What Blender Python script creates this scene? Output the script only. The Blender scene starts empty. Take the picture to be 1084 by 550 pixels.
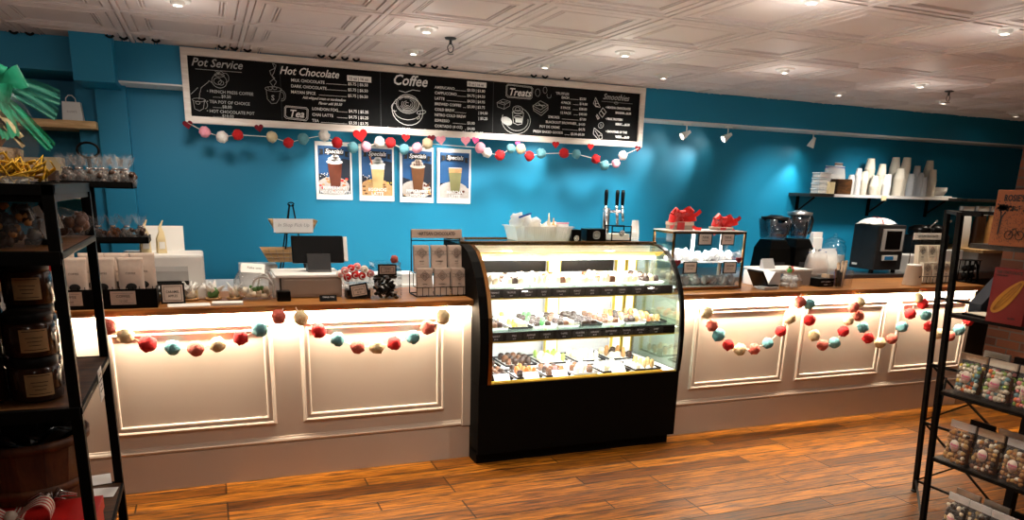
import bpy, bmesh, math, random
from mathutils import Vector, Matrix, noise
random.seed(7)
SC = bpy.context.scene
COL = SC.collection
PI = math.pi

# ------------------------------------------------------------------ camera (matched to the photograph, 1084x550)
YAW, PIT, ROL, FPX, PPX, PPY, EYE = -0.3887, -0.264727, 0.029942, 786.78, 541.5, 411.34, 1.6
def cam_axes():
    cy, sy = math.cos(YAW), math.sin(YAW)
    f = Vector((-sy*math.cos(PIT), cy*math.cos(PIT), math.sin(PIT)))
    r = Vector((cy, sy, 0)); u = r.cross(f)
    cr, sr = math.cos(ROL), math.sin(ROL)
    return cr*r+sr*u, -sr*r+cr*u, f
CR, CU, CF = cam_axes()
def P(x, y, Y=None, Z=None, X=None):
    """photo pixel -> world point on a known plane"""
    d = CF + CR*((x-PPX)/FPX) - CU*((y-PPY)/FPX)
    if Y is not None: k = Y/d.y
    elif Z is not None: k = (Z-EYE)/d.z
    else: k = X/d.x
    return Vector((0, 0, EYE)) + d*k
cd = bpy.data.cameras.new('camera'); cam = bpy.data.objects.new('camera', cd); COL.objects.link(cam)
cd.sensor_width = 36; cd.sensor_fit = 'HORIZONTAL'; cd.lens = FPX/1084*36
cd.shift_x = -(PPX-542)/1084; cd.shift_y = (PPY-275)/1084; cd.clip_start = .05
rot = Matrix((CR, CU, -CF)).transposed()
cam.matrix_world = Matrix.Translation((0, 0, EYE)) @ rot.to_4x4()
SC.camera = cam
vs = SC.view_settings
SC.display_settings.display_device = 'sRGB'
vs.view_transform = 'Standard'; vs.look = 'None'; vs.gamma = 1; vs.use_curve_mapping = False; vs.exposure = 1.0

# ------------------------------------------------------------------ materials
MATS = {}
def mat(name, col, rough=.5, metal=0, noise_s=None, noise_a=.15, emis=None, estr=0, trans=0, ior=1.45, alpha=1, bump=0, bump_s=60, spec=.5, coat=0, sheen=0):
    m = bpy.data.materials.new(name); m.use_nodes = True
    nt = m.node_tree; b = nt.nodes['Principled BSDF']
    b.inputs['Base Color'].default_value = (*col, 1)
    b.inputs['Roughness'].default_value = rough; b.inputs['Metallic'].default_value = metal
    b.inputs['Specular IOR Level'].default_value = spec
    b.inputs['Transmission Weight'].default_value = trans; b.inputs['IOR'].default_value = ior
    b.inputs['Alpha'].default_value = alpha; b.inputs['Coat Weight'].default_value = coat
    b.inputs['Sheen Weight'].default_value = sheen
    if emis: b.inputs['Emission Color'].default_value = (*emis, 1); b.inputs['Emission Strength'].default_value = estr
    tc = nt.nodes.new('ShaderNodeTexCoord')
    if noise_s:
        n = nt.nodes.new('ShaderNodeTexNoise'); n.inputs['Scale'].default_value = noise_s; n.inputs['Detail'].default_value = 4
        r = nt.nodes.new('ShaderNodeMapRange'); r.inputs[3].default_value = 1-noise_a; r.inputs[4].default_value = 1+noise_a
        mx = nt.nodes.new('ShaderNodeVectorMath'); mx.operation = 'SCALE'; mx.inputs[0].default_value = col
        nt.links.new(tc.outputs['Object'], n.inputs['Vector']); nt.links.new(n.outputs['Fac'], r.inputs[0])
        nt.links.new(r.outputs[0], mx.inputs['Scale']); nt.links.new(mx.outputs[0], b.inputs['Base Color'])
    if bump:
        n2 = nt.nodes.new('ShaderNodeTexNoise'); n2.inputs['Scale'].default_value = bump_s
        bp = nt.nodes.new('ShaderNodeBump'); bp.inputs['Strength'].default_value = bump; bp.inputs['Distance'].default_value = .01
        nt.links.new(tc.outputs['Object'], n2.inputs['Vector']); nt.links.new(n2.outputs['Fac'], bp.inputs['Height'])
        nt.links.new(bp.outputs[0], b.inputs['Normal'])
    MATS[name] = m; return m
def glassmat(name, tint=(1, 1, 1), refl=.12, rough=.03):
    """thin glass / film: see-through with a fresnel reflection"""
    m = bpy.data.materials.new(name); m.use_nodes = True; nt = m.node_tree; nt.nodes.clear()
    out = nt.nodes.new('ShaderNodeOutputMaterial'); mix = nt.nodes.new('ShaderNodeMixShader')
    t = nt.nodes.new('ShaderNodeBsdfTransparent'); t.inputs[0].default_value = (*tint, 1)
    g = nt.nodes.new('ShaderNodeBsdfGlossy'); g.inputs['Roughness'].default_value = rough
    lw = nt.nodes.new('ShaderNodeLayerWeight'); lw.inputs[0].default_value = .35
    mr = nt.nodes.new('ShaderNodeMapRange'); mr.inputs[3].default_value = refl*.35; mr.inputs[4].default_value = min(1, refl*4)
    nt.links.new(lw.outputs['Facing'], mr.inputs[0]); nt.links.new(mr.outputs[0], mix.inputs[0])
    nt.links.new(t.outputs[0], mix.inputs[1]); nt.links.new(g.outputs[0], mix.inputs[2]); nt.links.new(mix.outputs[0], out.inputs[0])
    MATS[name] = m; return m

def woodmat(name, c1, c2, scale=(1, 8, 8), rough=.35, planks=None, coat=0, spec=.5):
    m = bpy.data.materials.new(name); m.use_nodes = True; nt = m.node_tree; L = nt.links
    b = nt.nodes['Principled BSDF']; b.inputs['Roughness'].default_value = rough; b.inputs['Coat Weight'].default_value = coat; b.inputs['Specular IOR Level'].default_value = spec
    tc = nt.nodes.new('ShaderNodeTexCoord'); mp = nt.nodes.new('ShaderNodeMapping'); mp.inputs['Scale'].default_value = scale
    n = nt.nodes.new('ShaderNodeTexNoise'); n.inputs['Scale'].default_value = 3; n.inputs['Detail'].default_value = 8; n.inputs['Roughness'].default_value = .65
    n.inputs['Distortion'].default_value = .6
    cr = nt.nodes.new('ShaderNodeValToRGB'); cr.color_ramp.elements[0].position = .36; cr.color_ramp.elements[1].position = .66
    cr.color_ramp.elements[0].color = (*c1, 1); cr.color_ramp.elements[1].color = (*c2, 1)
    L.new(tc.outputs['Object'], mp.inputs[0]); L.new(mp.outputs[0], n.inputs['Vector']); L.new(n.outputs['Fac'], cr.inputs[0])
    src = cr.outputs[0]
    if planks:
        br = nt.nodes.new('ShaderNodeTexBrick'); br.inputs['Scale'].default_value = 1
        br.inputs['Brick Width'].default_value = planks[0]; br.inputs['Row Height'].default_value = planks[1]
        br.inputs['Mortar Size'].default_value = .007; br.inputs['Mortar Smooth'].default_value = .9
        br.offset = .37; br.offset_frequency = 3
        br.inputs['Color1'].default_value = (.42, .36, .30, 1); br.inputs['Color2'].default_value = (1.25, 1.25, 1.25, 1); br.inputs['Mortar'].default_value = (.08, .06, .05, 1)
        L.new(tc.outputs['Object'], br.inputs['Vector'])
        mx = nt.nodes.new('ShaderNodeMix'); mx.data_type = 'RGBA'; mx.blend_type = 'MULTIPLY'; mx.inputs[0].default_value = 1
        L.new(src, mx.inputs[6]); L.new(br.outputs['Color'], mx.inputs[7]); src = mx.outputs[2]
        bp = nt.nodes.new('ShaderNodeBump'); bp.inputs['Strength'].default_value = .5; bp.inputs['Distance'].default_value = .004; bp.invert = True
        L.new(br.outputs['Fac'], bp.inputs['Height']); L.new(bp.outputs[0], b.inputs['Normal'])
        rr = nt.nodes.new('ShaderNodeMapRange'); rr.inputs[3].default_value = rough-.1; rr.inputs[4].default_value = rough+.25
        L.new(n.outputs['Fac'], rr.inputs[0]); L.new(rr.outputs[0], b.inputs['Roughness'])
    L.new(src, b.inputs['Base Color']); MATS[name] = m; return m
def brickmat(name):
    m = bpy.data.materials.new(name); m.use_nodes = True; nt = m.node_tree; L = nt.links; b = nt.nodes['Principled BSDF']
    b.inputs['Roughness'].default_value = .85
    tc = nt.nodes.new('ShaderNodeTexCoord'); mp = nt.nodes.new('ShaderNodeMapping'); mp.inputs['Rotation'].default_value = (PI/2, 0, 0)
    br = nt.nodes.new('ShaderNodeTexBrick'); br.inputs['Scale'].default_value = 1; br.inputs['Brick Width'].default_value = .21; br.inputs['Row Height'].default_value = .075
    br.inputs['Mortar Size'].default_value = .007
    br.inputs['Color1'].default_value = (.22, .07, .03, 1); br.inputs['Color2'].default_value = (.10, .03, .015, 1); br.inputs['Mortar'].default_value = (.12, .09, .07, 1)
    bp = nt.nodes.new('ShaderNodeBump'); bp.inputs['Strength'].default_value = .8; bp.inputs['Distance'].default_value = .01; bp.invert = True
    sx = nt.nodes.new('ShaderNodeSeparateXYZ'); cx = nt.nodes.new('ShaderNodeCombineXYZ'); ad = nt.nodes.new('ShaderNodeMath')
    L.new(tc.outputs['Object'], sx.inputs[0]); L.new(sx.outputs[0], ad.inputs[0]); L.new(sx.outputs[1], ad.inputs[1]); L.new(ad.outputs[0], cx.inputs[0]); L.new(sx.outputs[2], cx.inputs[1])
    L.new(cx.outputs[0], br.inputs['Vector']); L.new(br.outputs['Color'], b.inputs['Base Color'])
    L.new(br.outputs['Fac'], bp.inputs['Height']); L.new(bp.outputs[0], b.inputs['Normal']); MATS[name] = m
mat('teal', (.0006, .195, .345), .55, noise_s=3, noise_a=.05)
mat('cream_paint', (.50, .42, .355), .42, noise_s=2, noise_a=.05)
mat('ceiling_paint', (.70, .615, .585), .6, noise_s=5, noise_a=.05)
mat('white_trim', (.75, .72, .68), .45, noise_s=8, noise_a=.04)
mat('room_paint', (.55, .45, .36), .7, noise_s=2, noise_a=.05)
woodmat('floor_wood', (.028, .007, .0004), (.42, .145, .010), (1.6, 20, 1), .40, (1.15, .115), 0, .22)
woodmat('counter_wood', (.20, .068, .014), (.46, .20, .05), (1.2, 14, 14), .35)
woodmat('pale_wood', (.50, .28, .10), (.80, .55, .27), (1.5, 14, 14), .5)
woodmat('dark_wood', (.02, .008, .003), (.15, .06, .015), (3, 20, 10), .45)
woodmat('black_wood', (.012, .009, .007), (.03, .022, .016), (3, 16, 10), .4)
woodmat('frame_wood', (.66, .56, .47), (.82, .74, .66), (1.5, 12, 12), .5)
woodmat('basket_wood', (.05, .015, .005), (.16, .05, .014), (10, 10, 2), .6)
brickmat('brick')
mat('black_metal', (.0022, .0022, .0022), .5, 0, spec=.14, noise_s=40, noise_a=.2)
mat('black_gloss', (.002, .002, .002), .28, spec=.2, noise_s=30, noise_a=.2)
mat('black_plastic', (.004, .004, .004), .45, spec=.25, noise_s=30, noise_a=.2)
mat('chalk_black', (.003, .003, .003), .8, spec=.2, noise_s=6, noise_a=.35)
mat('chalk', (.85, .84, .80), .8, noise_s=90, noise_a=.2)
mat('chalk_dim', (.40, .40, .38), .8, noise_s=90, noise_a=.3)
mat('chrome', (.75, .75, .76), .12, 1, noise_s=20, noise_a=.05)
mat('steel', (.50, .50, .50), .32, 1, noise_s=20, noise_a=.08)
mat('dark_steel', (.03, .03, .032), .45, .3, noise_s=14, noise_a=.2)
mat('bronze', (.34, .17, .06), .25, 1, noise_s=20, noise_a=.1)
mat('gold_trim', (.80, .58, .08), .3, .6, noise_s=20, noise_a=.1)
mat('white_plastic', (.80, .79, .77), .4, noise_s=20, noise_a=.03)
mat('grey_plastic', (.42, .41, .40), .45, noise_s=20, noise_a=.05)
mat('taupe_metal', (.30, .235, .19), .5, noise_s=20, noise_a=.06)
mat('white_paper', (.86, .85, .82), .7, noise_s=30, noise_a=.04)
mat('cup_paper', (.80, .73, .60), .6, noise_s=30, noise_a=.04)
mat('kraft', (.50, .36, .24), .75, noise_s=60, noise_a=.12)
mat('card', (.60, .48, .40), .7, noise_s=60, noise_a=.1)
mat('cream_bag', (.80, .66, .38), .6, noise_s=20, noise_a=.1)
mat('ink', (.02, .018, .016), .7, noise_s=90, noise_a=.2)
mat('ink_pink', (.75, .10, .32), .7, noise_s=90, noise_a=.2)
mat('white_ink', (.85, .85, .85), .7, noise_s=90, noise_a=.05)
mat('amber_jar', (.030, .010, .004), .12, noise_s=10, noise_a=.3)
mat('tan_label', (.44, .27, .12), .7, noise_s=40, noise_a=.1)
mat('red_satin', (.70, .012, .012), .35, noise_s=40, noise_a=.25, sheen=.3)
mat('red_box', (.62, .015, .012), .45, noise_s=20, noise_a=.08)
mat('red_dark', (.17, .003, .004), .5, noise_s=20, noise_a=.1)
mat('felt_darkred', (.16, .004, .012), .9, noise_s=120, noise_a=.3, bump=.4, bump_s=200)
mat('felt_red', (.50, .010, .012), .9, noise_s=120, noise_a=.3, bump=.4, bump_s=200)
mat('felt_pink', (.85, .33, .40), .9, noise_s=120, noise_a=.2, bump=.4, bump_s=200)
mat('felt_hot', (.80, .10, .28), .9, noise_s=120, noise_a=.3, bump=.4, bump_s=200)
mat('felt_salmon', (.50, .11, .085), .95, noise_s=120, noise_a=.3, bump=.6, bump_s=160)
mat('felt_cream', (.62, .50, .30), .95, noise_s=120, noise_a=.2, bump=.6, bump_s=160)
mat('felt_white', (.82, .76, .68), .95, noise_s=120, noise_a=.15, bump=.6, bump_s=160)
mat('felt_blue', (.12, .32, .36), .95, noise_s=120, noise_a=.2, bump=.6, bump_s=160)
mat('case_black', (.002, .002, .002), .6, spec=.08, noise_s=30, noise_a=.2)
mat('panel_grey', (.45, .45, .44), .5, noise_s=20, noise_a=.04)
mat('film', (.8, .8, .8), .2, alpha=.05, spec=.6, noise_s=12, noise_a=.1)
mat('string', (.75, .70, .58), .9, noise_s=100, noise_a=.1)
mat('stripe_red', (.50, .03, .03), .6, noise_s=30, noise_a=.2)
mat('stripe_white', (.72, .62, .52), .6, noise_s=30, noise_a=.1)
mat('choc_dark', (.035, .014, .006), .35, noise_s=30, noise_a=.3)
mat('choc_milk', (.16, .062, .022), .4, noise_s=30, noise_a=.2)
mat('choc_white', (.80, .70, .48), .45, noise_s=30, noise_a=.1)
mat('candy_green', (.10, .40, .10), .4, noise_s=30, noise_a=.2)
mat('candy_yellow', (.85, .60, .08), .4, noise_s=30, noise_a=.15)
mat('candy_orange', (.80, .20, .05), .4, noise_s=30, noise_a=.15)
mat('candy_pink', (.80, .28, .28), .4, noise_s=30, noise_a=.15)
mat('candy_blue', (.15, .32, .36), .4, noise_s=30, noise_a=.15)
mat('candy_cream', (.78, .70, .55), .4, noise_s=30, noise_a=.1)
mat('candy_lime', (.28, .42, .08), .4, noise_s=30, noise_a=.15)
mat('sugar', (.52, .33, .12), .8, noise_s=60, noise_a=.2)
mat('popcorn', (.42, .20, .06), .6, noise_s=40, noise_a=.3)
mat('brown_sugar', (.42, .20, .09), .9, noise_s=80, noise_a=.2)
mat('burlap', (.40, .29, .20), .95, noise_s=90, noise_a=.25, bump=.6, bump_s=180)
mat('yellow_ribbon', (.85, .50, .04), .35, noise_s=30, noise_a=.3)
mat('plant_green', (.09, .22, .06), .6, noise_s=30, noise_a=.3)
mat('mint', (.03, .52, .30), .5, noise_s=20, noise_a=.2, alpha=.75)
mat('mint_sheer', (.10, .55, .40), .5, noise_s=20, noise_a=.2, alpha=.38)
mat('cello', (.7, .7, .7), .22, alpha=.09, spec=.7, noise_s=12, noise_a=.1, bump=.5, bump_s=25)
mat('cello_bright', (.92, .92, .92), .2, alpha=.50, spec=.9, noise_s=12, noise_a=.1, bump=.7, bump_s=30)
mat('plastic_clear', (.85, .87, .88), .2, alpha=.35, spec=.6, noise_s=12, noise_a=.1)
mat('orange_box', (.30, .085, .018), .6, noise_s=14, noise_a=.15)
mat('pod_yellow', (.42, .18, .01), .5, noise_s=20, noise_a=.3)
mat('screen_blue', (.02, .25, .6), .4, noise_s=9, noise_a=.1)
mat('poster_blue', (.012, .085, .24), .55, noise_s=6, noise_a=.5)
mat('poster_navy', (.008, .014, .03), .55, noise_s=6, noise_a=.4)
mat('poster_tan', (.62, .36, .15), .6, noise_s=40, noise_a=.5)
mat('poster_stone', (.55, .50, .46), .6, noise_s=50, noise_a=.3)
mat('latte', (.75, .52, .22), .55, noise_s=30, noise_a=.15)
mat('matcha', (.25, .24, .10), .55, noise_s=30, noise_a=.15)
mat('cocoa', (.13, .028, .010), .45, noise_s=30, noise_a=.3)
mat('tape_blue', (.02, .08, .35), .5, noise_s=30, noise_a=.1)
mat('lamp_white', (1, .95, .85), .5, emis=(1, .90, .76), estr=40, noise_s=3, noise_a=.01)
mat('led_cool', (1, 1, 1), .5, emis=(1, 1, .96), estr=12, noise_s=3, noise_a=.01)
mat('led_warm', (1, .95, .85), .5, emis=(1, .80, .55), estr=14, noise_s=3, noise_a=.01)
glassmat('glass', (1, 1, 1), .12)
glassmat('glass_dark', (.18, .2, .22), .4)
glassmat('glass_green', (.80, .92, .86), .15)
glassmat('jug', (.55, .62, .66), .25)

# ------------------------------------------------------------------ mesh builder
class M:
    def __init__(s): s.b = bmesh.new(); s.m = Matrix(); s.mats = []; s.cur = 0
    def use(s, name):
        if name not in s.mats: s.mats.append(name)
        s.cur = s.mats.index(name); return s
    def at(s, loc=(0, 0, 0), rz=0, rx=0, ry=0, sc=1):
        s.m = Matrix.Translation(loc) @ Matrix.Rotation(rz, 4, 'Z') @ Matrix.Rotation(ry, 4, 'Y') @ Matrix.Rotation(rx, 4, 'X') @ Matrix.Scale(sc, 4); return s
    def V(s, p): return s.b.verts.new(s.m @ Vector(p))
    def F(s, vs, smooth=False):
        try: f = s.b.faces.new(vs)
        except ValueError: return None
        f.material_index = s.cur; f.smooth = smooth; return f
    def box(s, x0, x1, y0, y1, z0, z1, bev=0):
        if x1 < x0: x0, x1 = x1, x0
        if y1 < y0: y0, y1 = y1, y0
        if z1 < z0: z0, z1 = z1, z0
        v = [s.V((x, y, z)) for x in (x0, x1) for y in (y0, y1) for z in (z0, z1)]
        fs = [s.F([v[i] for i in q]) for q in ((0, 1, 3, 2), (4, 6, 7, 5), (0, 4, 5, 1), (2, 3, 7, 6), (0, 2, 6, 4), (1, 5, 7, 3))]
        if bev:
            es = {e for f in fs if f for e in f.edges}
            r = bmesh.ops.bevel(s.b, geom=list(es), offset=bev, segments=2, affect='EDGES', profile=.6)
            for f in r['faces']: f.material_index = s.cur
        return s
    def rings(s, rings, closed=True, cap=True, smooth=True):
        R = [[s.V(p) for p in r] for r in rings]; n = len(R[0])
        for a, b in zip(R, R[1:]):
            for i in range(n if closed else n-1):
                s.F([a[i], a[(i+1) % n], b[(i+1) % n], b[i]], smooth)
        if cap and closed:
            s.F(R[0][::-1]); s.F(R[-1])
        return s
    def lathe(s, prof, c=(0, 0, 0), seg=20, cap=False, sy=1, smooth=True):
        rs = [[(c[0]+r*math.cos(2*PI*i/seg), c[1]+sy*r*math.sin(2*PI*i/seg), c[2]+z) for i in range(seg)] for r, z in prof]
        return s.rings(rs, True, cap, smooth)
    def cyl(s, p0, p1, r, r1=None, seg=12, cap=True):
        p0, p1 = Vector(p0), Vector(p1); r1 = r if r1 is None else r1
        d = (p1-p0).normalized(); a = d.orthogonal().normalized(); b = d.cross(a)
        rs = [[p+rr*(a*math.cos(2*PI*i/seg)+b*math.sin(2*PI*i/seg)) for i in range(seg)] for p, rr in ((p0, r), (p1, r1))]
        return s.rings(rs, True, cap, seg > 6)
    def tube(s, pts, r, seg=8, closed=False, flat=1):
        pts = [Vector(p) for p in pts]; n = len(pts); rs = []; up = None
        for i, p in enumerate(pts):
            a = pts[(i-1) % n] if (closed or i) else p; b = pts[(i+1) % n] if (closed or i < n-1) else p
            d = (b-a).normalized()
            if up is None: up = d.orthogonal().normalized()
            up = (up-d*up.dot(d)).normalized(); w = d.cross(up)
            rr = r[i] if isinstance(r, (list, tuple)) else r
            rs.append([p+rr*(up*math.cos(2*PI*k/seg)*flat+w*math.sin(2*PI*k/seg)) for k in range(seg)])
        if closed: rs.append(rs[0])
        return s.rings(rs, True, not closed)
    def ball(s, c, r, seg=12, ns=0, sx=1, sy=1, sz=1, seed=0):
        rings = []; h = seg//2+1
        for j in range(h+1):
            t = PI*j/h; ring = []
            for i in range(seg):
                d = Vector((math.sin(t)*math.cos(2*PI*i/seg), math.sin(t)*math.sin(2*PI*i/seg), -math.cos(t)))
                if j in (0, h): d = Vector((.001*math.cos(2*PI*i/seg), .001*math.sin(2*PI*i/seg), d.z))
                k = r*(1+(ns*noise.noise(d*3.1+Vector((seed*7.3, 0, 0))) if ns else 0))
                ring.append((c[0]+d.x*k*sx, c[1]+d.y*k*sy, c[2]+d.z*k*sz))
            rings.append(ring)
        return s.rings(rings)
    def prism(s, poly, d0, d1, ax='Y', smooth=False):
        """2-D outline extruded along ax; poly in the remaining two axes (x,z for Y; y,z for X; x,y for Z)"""
        def q(a, b, d): return {'Y': (a, d, b), 'X': (d, a, b), 'Z': (a, b, d)}[ax]
        return s.rings([[q(a, b, d) for a, b in poly] for d in (d0, d1)], True, True, smooth)
    def flat(s, poly, d, ax='Y'):
        def q(a, b): return {'Y': (a, d, b), 'X': (d, a, b), 'Z': (a, b, d)}[ax]
        s.F([s.V(q(a, b)) for a, b in poly]); return s
    def surf(s, fn, nu, nv, smooth=True):
        R = [[s.V(fn(i/nu, j/nv)) for j in range(nv+1)] for i in range(nu+1)]
        for i in range(nu):
            for j in range(nv): s.F([R[i][j], R[i+1][j], R[i+1][j+1], R[i][j+1]], smooth)
        return s
    def text(s, txt, x, y, size, shear=0, align='LEFT', ext=.0006, bold=0, sx=1, facing='-Y', z=0):
        """lettering; in local x (right) / y (up), stood up against the surface"""
        c = bpy.data.curves.new('t', 'FONT'); c.body = txt; c.size = size; c.shear = shear; c.align_x = align; c.extrude = ext; c.resolution_u = 2; c.offset = bold
        o = bpy.data.objects.new('t', c); me = o.to_mesh()
        if facing == '-Y': R = Matrix.Rotation(PI/2, 4, 'X')
        elif facing == '-X': R = Matrix.Rotation(-PI/2, 4, 'Z') @ Matrix.Rotation(PI/2, 4, 'X')
        else: R = Matrix()
        T = s.m @ R @ Matrix.Translation((x, y, z)) @ Matrix.Diagonal((sx, 1, 1, 1))
        vs = [s.b.verts.new(T @ v.co) for v in me.vertices]
        for p in me.polygons:
            try: f = s.b.faces.new([vs[i] for i in p.vertices]); f.material_index = s.cur
            except ValueError: pass
        o.to_mesh_clear(); bpy.data.objects.remove(o); bpy.data.curves.remove(c); return s
    def mesh(s, name, default=None):
        me = bpy.data.meshes.new(name)
        bmesh.ops.recalc_face_normals(s.b, faces=s.b.faces[:]) if len(s.b.faces) else None
        s.b.to_mesh(me); s.b.free()
        for n in (s.mats or [default]): me.materials.append(MATS[n])
        return me
def part(name, mb, m=None, parent=None, loc=None):
    if m and not mb.mats: mb.mats = [m]
    o = bpy.data.objects.new(name, mb.mesh(name, m)); COL.objects.link(o)
    if parent: o.parent = parent
    if loc is not None: o.location = loc
    return o
def tag(o, label, cat, group=None, kind=None):
    o['label'] = label; o['category'] = cat
    if group: o['group'] = group
    if kind: o['kind'] = kind
    return o
def thing(name, label, cat, loc=(0, 0, 0), rz=0, group=None):
    o = bpy.data.objects.new(name, None); COL.objects.link(o); o.location = loc; o.rotation_euler = (0, 0, rz)
    o.empty_display_size = .05
    return tag(o, label, cat, group)
def single(name, label, cat, mb, m=None, loc=(0, 0, 0), rz=0, group=None, kind=None):
    o = part(name, mb, m, None, loc); o.rotation_euler = (0, 0, rz); return tag(o, label, cat, group, kind)
def struct(name, mb, m=None, label=None, loc=(0, 0, 0)):
    o = part(name, mb, m, None, loc); o['kind'] = 'structure'
    if label: o['label'] = label
    return o
def dup(root, loc=None, rz=None, label=None, group=None, scale=None):
    r = root.copy(); COL.objects.link(r)
    if loc is not None: r.location = loc
    if rz is not None: r.rotation_euler = (0, 0, rz)
    if label: r['label'] = label
    if group: r['group'] = group
    if scale: r.scale = (scale,)*3 if not isinstance(scale, tuple) else scale
    for ch in [c for c in bpy.data.objects if c.parent == root]:
        c = ch.copy(); COL.objects.link(c); c.parent = r
        for g in [c2 for c2 in bpy.data.objects if c2.parent == ch]:
            d = g.copy(); COL.objects.link(d); d.parent = c
    return r
ORD = ['first', 'second', 'third', 'fourth', 'fifth', 'sixth', 'seventh', 'eighth', 'ninth', 'tenth', 'eleventh', 'twelfth', 'thirteenth', 'fourteenth', 'fifteenth']
# ================================================================== THE SETTING
CEIL, YS, YW = 2.395, 5.50, 5.78
b = M(); b.box(-4, 9, -3.5, 6.3, -.05, 0); struct('floor', b, 'floor_wood', 'glossy orange-brown plank floor')
# ceiling: embossed square panels in a two-foot grid
b = M()
def loop(x0, x1, y0, y1, i, z): return [(x0+i, y0+i, z), (x1-i, y0+i, z), (x1-i, y1-i, z), (x0+i, y1-i, z)]
prof = [(0, -.004), (.011, -.003), (.012, .012), (.018, .012), (.019, 0), (.046, 0), (.049, -.002), (.054, -.002), (.055, .012), (.062, .012), (.063, 0), (.106, 0), (.109, -.003), (.116, -.003), (.117, .012), (.124, .012), (.1245, -.001), (.131, -.001), (.132, .012), (.1385, .012), (.1395, .001), (.175, .002)]
for i in range(-6, 16):
    for j in range(-1, 14):
        x0 = -.3366+i*.61; y1 = 5.1478-j*.61; y0 = y1-.61
        b.rings([loop(x0, x0+.61, y0, y1, a, CEIL+z) for a, z in prof], True, False, False)
        b.F([b.V(p) for p in loop(x0, x0+.61, y0, y1, .175, CEIL+.002)])
struct('ceiling', b, 'ceiling_paint', 'embossed square tin-style ceiling panels in a white grid')
b = M(); b.box(-.62, 9, YW, YW+.1, 0, 2.6); b.box(-.72, -.62, YW+.001, 6.2, 0, 2.6); b.box(-4, -.62, 6.1, 6.2, 0, 2.6)
struct('wall_back', b, 'teal', 'teal blue back wall')
b = M(); b.box(-.60, -.42, 5.70, YW, 0, 2.3, .004); struct('trim_1', b, 'teal', 'shallow teal pilaster on the back wall')
b = M(); b.box(-.45, 9, YS, YW+.02, 2.168, 2.45); b.box(-4, -.64, 5.52, 6.15, 2.20, 2.45)
struct('trim_2', b, 'teal', 'teal soffit along the top of the back wall')
b = M(); b.box(-.66, -.44, 5.30, YW, 2.13, 2.45, .004); struct('trim_3', b, 'teal', 'teal boxed column head projecting from the soffit')
b = M(); b.box(-.44, 9, YS+.004, YW-.002, 2.158, 2.170, .002); struct('trim_4', b, 'white_trim', 'white board under the teal soffit')
b = M(); b.box(6.36, 9, 4.0, 4.45, 0, 2.45); struct('wall_right', b, 'brick', 'red brick pier at the right end of the counter')
b = M(); b.box(-4, -3.9, -3.5, 6.3, 0, 2.6); b.box(-4, 9, -3.6, -3.5, 0, 2.6); struct('wall_left', b, 'room_paint', 'plain painted shop wall')
b = M(); b.box(9, 9.1, -3.6, 6.3, 0, 2.6); struct('wall_front', b, 'room_paint', 'plain painted shop wall')
# short dark curved pieces where the ceiling meets the board
for k, (x, y) in enumerate([(20, 38), (37, 40), (116, 38), (131, 40), (150, 41), (165, 43), (235, 49.5), (248, 51), (262, 53), (340, 59), (352, 60), (365, 61.5), (377, 63), (436, 68), (448, 69), (460, 70.5), (471, 71.5), (565, 80), (577, 81), (600, 83)]):
    p = P(x, y, Z=2.388)
    b = M(); b.tube([(-.022, 0, .004), (-.010, 0, -.006), (.0, 0, -.009), (.010, 0, -.006), (.022, 0, .004)], .007, 6)
    single('ceiling_edge_piece', 'small black curved piece at the ceiling edge above the teal wall or the menu board', 'clip', b, 'black_metal', (p.x, min(p.y, 5.47), 2.389), 0, 'black pieces along the ceiling edge')

# ------------------------------------------------------------------ recessed lamps
def spot(loc, tgt, e, size, blend=.6, col=(1, .86, .68), rad=.04):
    l = bpy.data.lights.new('lamp', 'SPOT'); l.energy = e; l.spot_size = size; l.spot_blend = blend; l.color = col; l.shadow_soft_size = rad
    o = bpy.data.objects.new('lamp', l); COL.objects.link(o); o.location = loc
    o.rotation_euler = (Vector(tgt)-Vector(loc)).to_track_quat('-Z', 'Y').to_euler(); return o
def area(loc, tgt, e, sx, sy, col=(1, 1, 1), spread=PI):
    l = bpy.data.lights.new('lamp', 'AREA'); l.shape = 'RECTANGLE'; l.size = sx; l.size_y = sy; l.energy = e; l.color = col; l.spread = spread
    o = bpy.data.objects.new('lamp', l); COL.objects.link(o); o.location = loc
    o.rotation_euler = (Vector(tgt)-Vector(loc)).to_track_quat('-Z', 'Z').to_euler(); return o
def fill_point(x, y, e=1.6):  # unseen point light added below the ceiling to brighten it; no fixture
    l = bpy.data.lights.new('lamp', 'POINT'); l.energy = e; l.color = (1, .93, .85); l.shadow_soft_size = .03
    o = bpy.data.objects.new('lamp', l); COL.objects.link(o); o.location = (x, y, CEIL-.24)
DL = [(-.05, 4.13, 'far left, above the left counter'), (1.15, 4.14, 'above the left counter, nearer of two before the coffee menu'), (1.26, 4.84, 'just in front of the coffee section of the menu board'),
      (2.17, 4.88, 'in front of the treats section of the menu board'), (3.08, 4.86, 'beside the right end of the menu board'), (2.39, 4.21, 'above the glass pastry case'),
      (3.59, 4.21, 'above the counter right of the pastry case'), (4.71, 4.87, 'close to the soffit above the blenders'), (4.80, 4.20, 'above the right counter, near the right sprinkler'),
      (5.75, 4.78, 'close to the soffit behind the right sprinkler'), (3.60, 2.72, 'at the upper right, nearest of all'), (7.1, 5.1, 'at the far right end by the brick pier')]
lamp0 = None
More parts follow.
